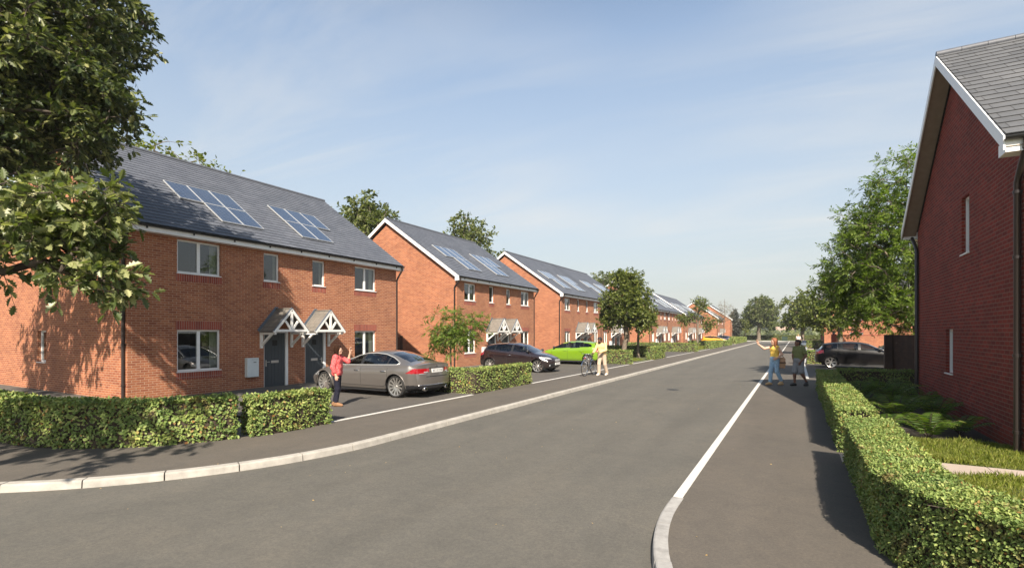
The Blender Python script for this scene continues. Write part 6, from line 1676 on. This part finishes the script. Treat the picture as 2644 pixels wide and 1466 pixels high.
# ------------------------------------------------------------------ fences, walls, far things
f = thing('timber_fence', 'dark close-boarded timber fence with a thick post beside the dark brick house', 'fence', (2.74, 21.35, 0))
b = MB(); b.box(-.10, .12, -.10, .10, -.1, 1.92); b.build('post', M['timber_dark'], f, bevel=.008)
b = MB(); A, B = Vector((.12, 0, 0)), Vector((1.05, -1.55, 0)); d = (B - A)
for k in range(7):
    z = .12 + k * .255; b.bar(A + Vector((0, 0, z + .12)), B + Vector((0, 0, z + .12)), .03, .2535)
b.build('boards', M['timber_dark'], f)
b = MB(); b.bar(A + Vector((0, 0, 1.90)), B + Vector((0, 0, 1.90)), .06, .03); b.build('capping', M['timber_dark'], f)
f = thing('timber_fence', 'narrow dark timber fence closing the gap between the first two house pairs', 'fence', (-22.0, 22.1, -.33))
b = MB()
for k in range(19):
    y = -2.4 + k * .26; b.box(-.012, .012, y, y + .245, .05, 2.05)
b.build('boards', M['timber_dark'], f)
for y in (-2.35, 0, 2.62): b = MB(); b.box(-.06, .06, y - .06, y + .06, -.1, 2.12); b.build('post', M['timber_dark'], f)
# garden wall and houses on the far right
w = thing('brick_wall', 'sunlit brick garden wall behind the white car on the right', 'wall', (3.0, 58.0, 0))
b = MB(); b.box(.4, 16, 0, .22, -.2, 1.72); b.build('brickwork', M['brick'], w)
b = MB(); b.box(.4, 16, -.03, .25, 1.721, 1.78); b.build('coping', M['soldier'], w)
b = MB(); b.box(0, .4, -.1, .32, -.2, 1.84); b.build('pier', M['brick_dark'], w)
pt = thing('potted_shrub', 'small clipped shrub standing on the pier of the brick garden wall', 'shrub', (3.2, 58.1, 1.84))
b = MB(); b.lathe([(0, 0), (.10, 0), (.13, .2), (0, .2)], 12, 'z'); b.build('pot', M['lead'], pt)
r_ = np.random.default_rng(70); n = 260; d = rand_dirs(r_, n); P = d * r_.uniform(.2, .34, n)[:, None] + np.array([0, 0, .52])
leaf_mesh('foliage', P, d, d + rand_dirs(r_, n) * .5, np.full(n, .12), OVAL, M['maple'], pt)
cn = thing('dwarf_conifer', 'dark pointed dwarf conifer on the lawn beyond the tail of the black hatchback', 'shrub', (1.9, 60.5, 0))
n = 900; u = r_.uniform(0, 1, n) ** .7; a = r_.uniform(0, 6.28, n); rad = (1 - u) * .24 + .03
P = np.stack([np.cos(a) * rad, np.sin(a) * rad, .05 + u * .85], -1); D = nrm(np.stack([np.cos(a), np.sin(a), np.full(n, .6)], -1))
leaf_mesh('foliage', P, D, rand_dirs(r_, n), np.full(n, .10), NARROW, M['conifer'], cn); b = MB(); b.lathe([(.05, 0), (.04, .7), (0, .8)], 8, 'z'); b.build('stem', M['bark_dark'], cn)
hb_ = copy_tree(hr); hb_.location = (3.0, 72.0, 0); hb_.rotation_euler = (0, 0, R(-90)); hb_['label'] = 'salmon brick house with white windows beyond the brick garden wall on the right'
for ch in list(hb_.children):
    if ch.name.startswith('wall'):
        me = ch.data.copy(); me.materials[0] = M['brick']; ch.data = me
h_ = copy_tree(h2); h_.location = (14.5, 66.5, 0); h_.rotation_euler = (0, 0, R(-90)); h_['label'] = 'brick house pair facing the camera far behind the white car'; h_['group'] = ''
del h_['group']
# small slate-roofed garage seen under the big tree
g = thing('garage', 'low garage with a dark slate roof under the branches of the big bright tree', 'garage', (7.4, 30.5, 0))
b = MB(); b.box(0, 5.0, 0, 5.5, -.2, 2.35); b.build('wall', M['brick_dark'], g)
b = MB()
for s_ in (0, 1):
    ya, yb = (-.25, 2.75) if s_ == 0 else (5.75, 2.75)
    b.quad((-.2, ya, 2.3), (5.2, ya, 2.3), (5.2, yb, 3.9), (-.2, yb, 3.9))
b.quad((-.2, -.25, 2.3), (-.2, 5.75, 2.3), (-.2, 2.75, 3.9)); b.build('roof', M['slate'], g)
b = MB(); b.box(.8, 4.2, -.03, -.003, 0, 2.1); b.build('door', M['door'], g)
# litter bin by the hedge and cabinet at the road end
c = thing('wheelie_bin', 'pale grey wheelie bin at the pavement edge behind the man in olive', 'bin', (.33, 37.0, 0), R(10))
b = MB(); b.prism([(-.22, -.25), (.22, -.25), (.22, .25), (-.22, .25)], lambda u, v, t: (u * (.82 + .18 * t), v * (.80 + .2 * t), .06 + t * .92), 0, 1); b.build('bin_body', plain('pale_grey_plastic', (.40, .41, .43), .5), c, bevel=.02)
b = MB(); b.prism([(-.27, .98), (.25, .98), (.25, 1.0), (-.20, 1.07), (-.27, 1.06)], lambda u, v, t: (t, u, v), -.25, .25); b.build('lid', plain('grey_lid', (.30, .31, .33), .5), c, bevel=.01)
for s_ in (-1, 1): b = MB(); b.lathe([(0, s_ * .20 - .02), (.09, s_ * .20 - .02), (.09, s_ * .20 + .02), (0, s_ * .20 + .02)], 14, 'x', (0, -.2, .09)); b.build('wheel', M['tyre'], c)
c = thing('utility_cabinet', 'dark green utility cabinet on the verge at the end of the road', 'cabinet', (-2.3, 135, -.02))
b = MB(); b.box(-.60, .60, -.2, .2, 0, 1.05); b.build('cabinet_body', plain('dark_green_steel', (.02, .04, .025), .5), c, bevel=.02)
b = MB(); b.box(-.64, .64, -.24, .24, 1.051, 1.10); b.build('cabinet_top', plain('green_top', (.03, .055, .035), .5), c)
for x in (-.3, .3): b = MB(); b.box(x - .27, x + .27, -.215, -.203, .1, .98); b.build('door', plain('green_door', (.025, .045, .03), .45), c)
# far country: woodland belt and a farmhouse
r_ = np.random.default_rng(80)
def belt(name, x0, x1, y, hmin, hmax, n, leaf, seed):
    r = np.random.default_rng(seed); X = r.uniform(x0, x1, n); base = hmin + (hmax - hmin) * (.5 + .5 * np.sin(X * .021 + seed) * np.sin(X * .047 + 1.3 * seed)) * (.7 + .3 * np.sin(X * .13))
    u = r.uniform(0, 1, n) ** .8; P = np.stack([X + r.normal(0, 3, n), y + r.normal(0, 8, n), u * base - .3], -1)
    D = rand_dirs(r, n); o = leaf_mesh(name, P, D, nrm(rand_dirs(r, n) + np.array([0, -.5, .6])), leaf * r.uniform(.6, 1.3, n), PALM, M['backtree'], None); return tag(o, kind='stuff')
belt('far_woodland', -420, 420, 640, 9, 19, 9000, 6.0, 3)
belt('far_hedgerow', -300, 300, 330, 2.0, 5.0, 5000, 2.4, 5)
fh = thing('farmhouse', 'tiny white farmhouse in front of the far woodland', 'house', (-9, 560, 0), R(8))
b = MB(); b.box(-8, 8, -4, 4, 0, 4.5); b.build('wall', plain('white_render', (.75, .66, .58), .9), fh)
b = MB()
b.quad((-8.5, -4.5, 4.4), (8.5, -4.5, 4.4), (8.5, 0, 7.4), (-8.5, 0, 7.4)); b.quad((8.5, 4.5, 4.4), (-8.5, 4.5, 4.4), (-8.5, 0, 7.4), (8.5, 0, 7.4)); b.quad((-8.5, -4.5, 4.4), (-8.5, 0, 7.4), (-8.5, 4.5, 4.4)); b.quad((8.5, -4.5, 4.4), (8.5, 4.5, 4.4), (8.5, 0, 7.4))
b.build('roof', plain('tile_roof', (.36, .24, .18), .9), fh)
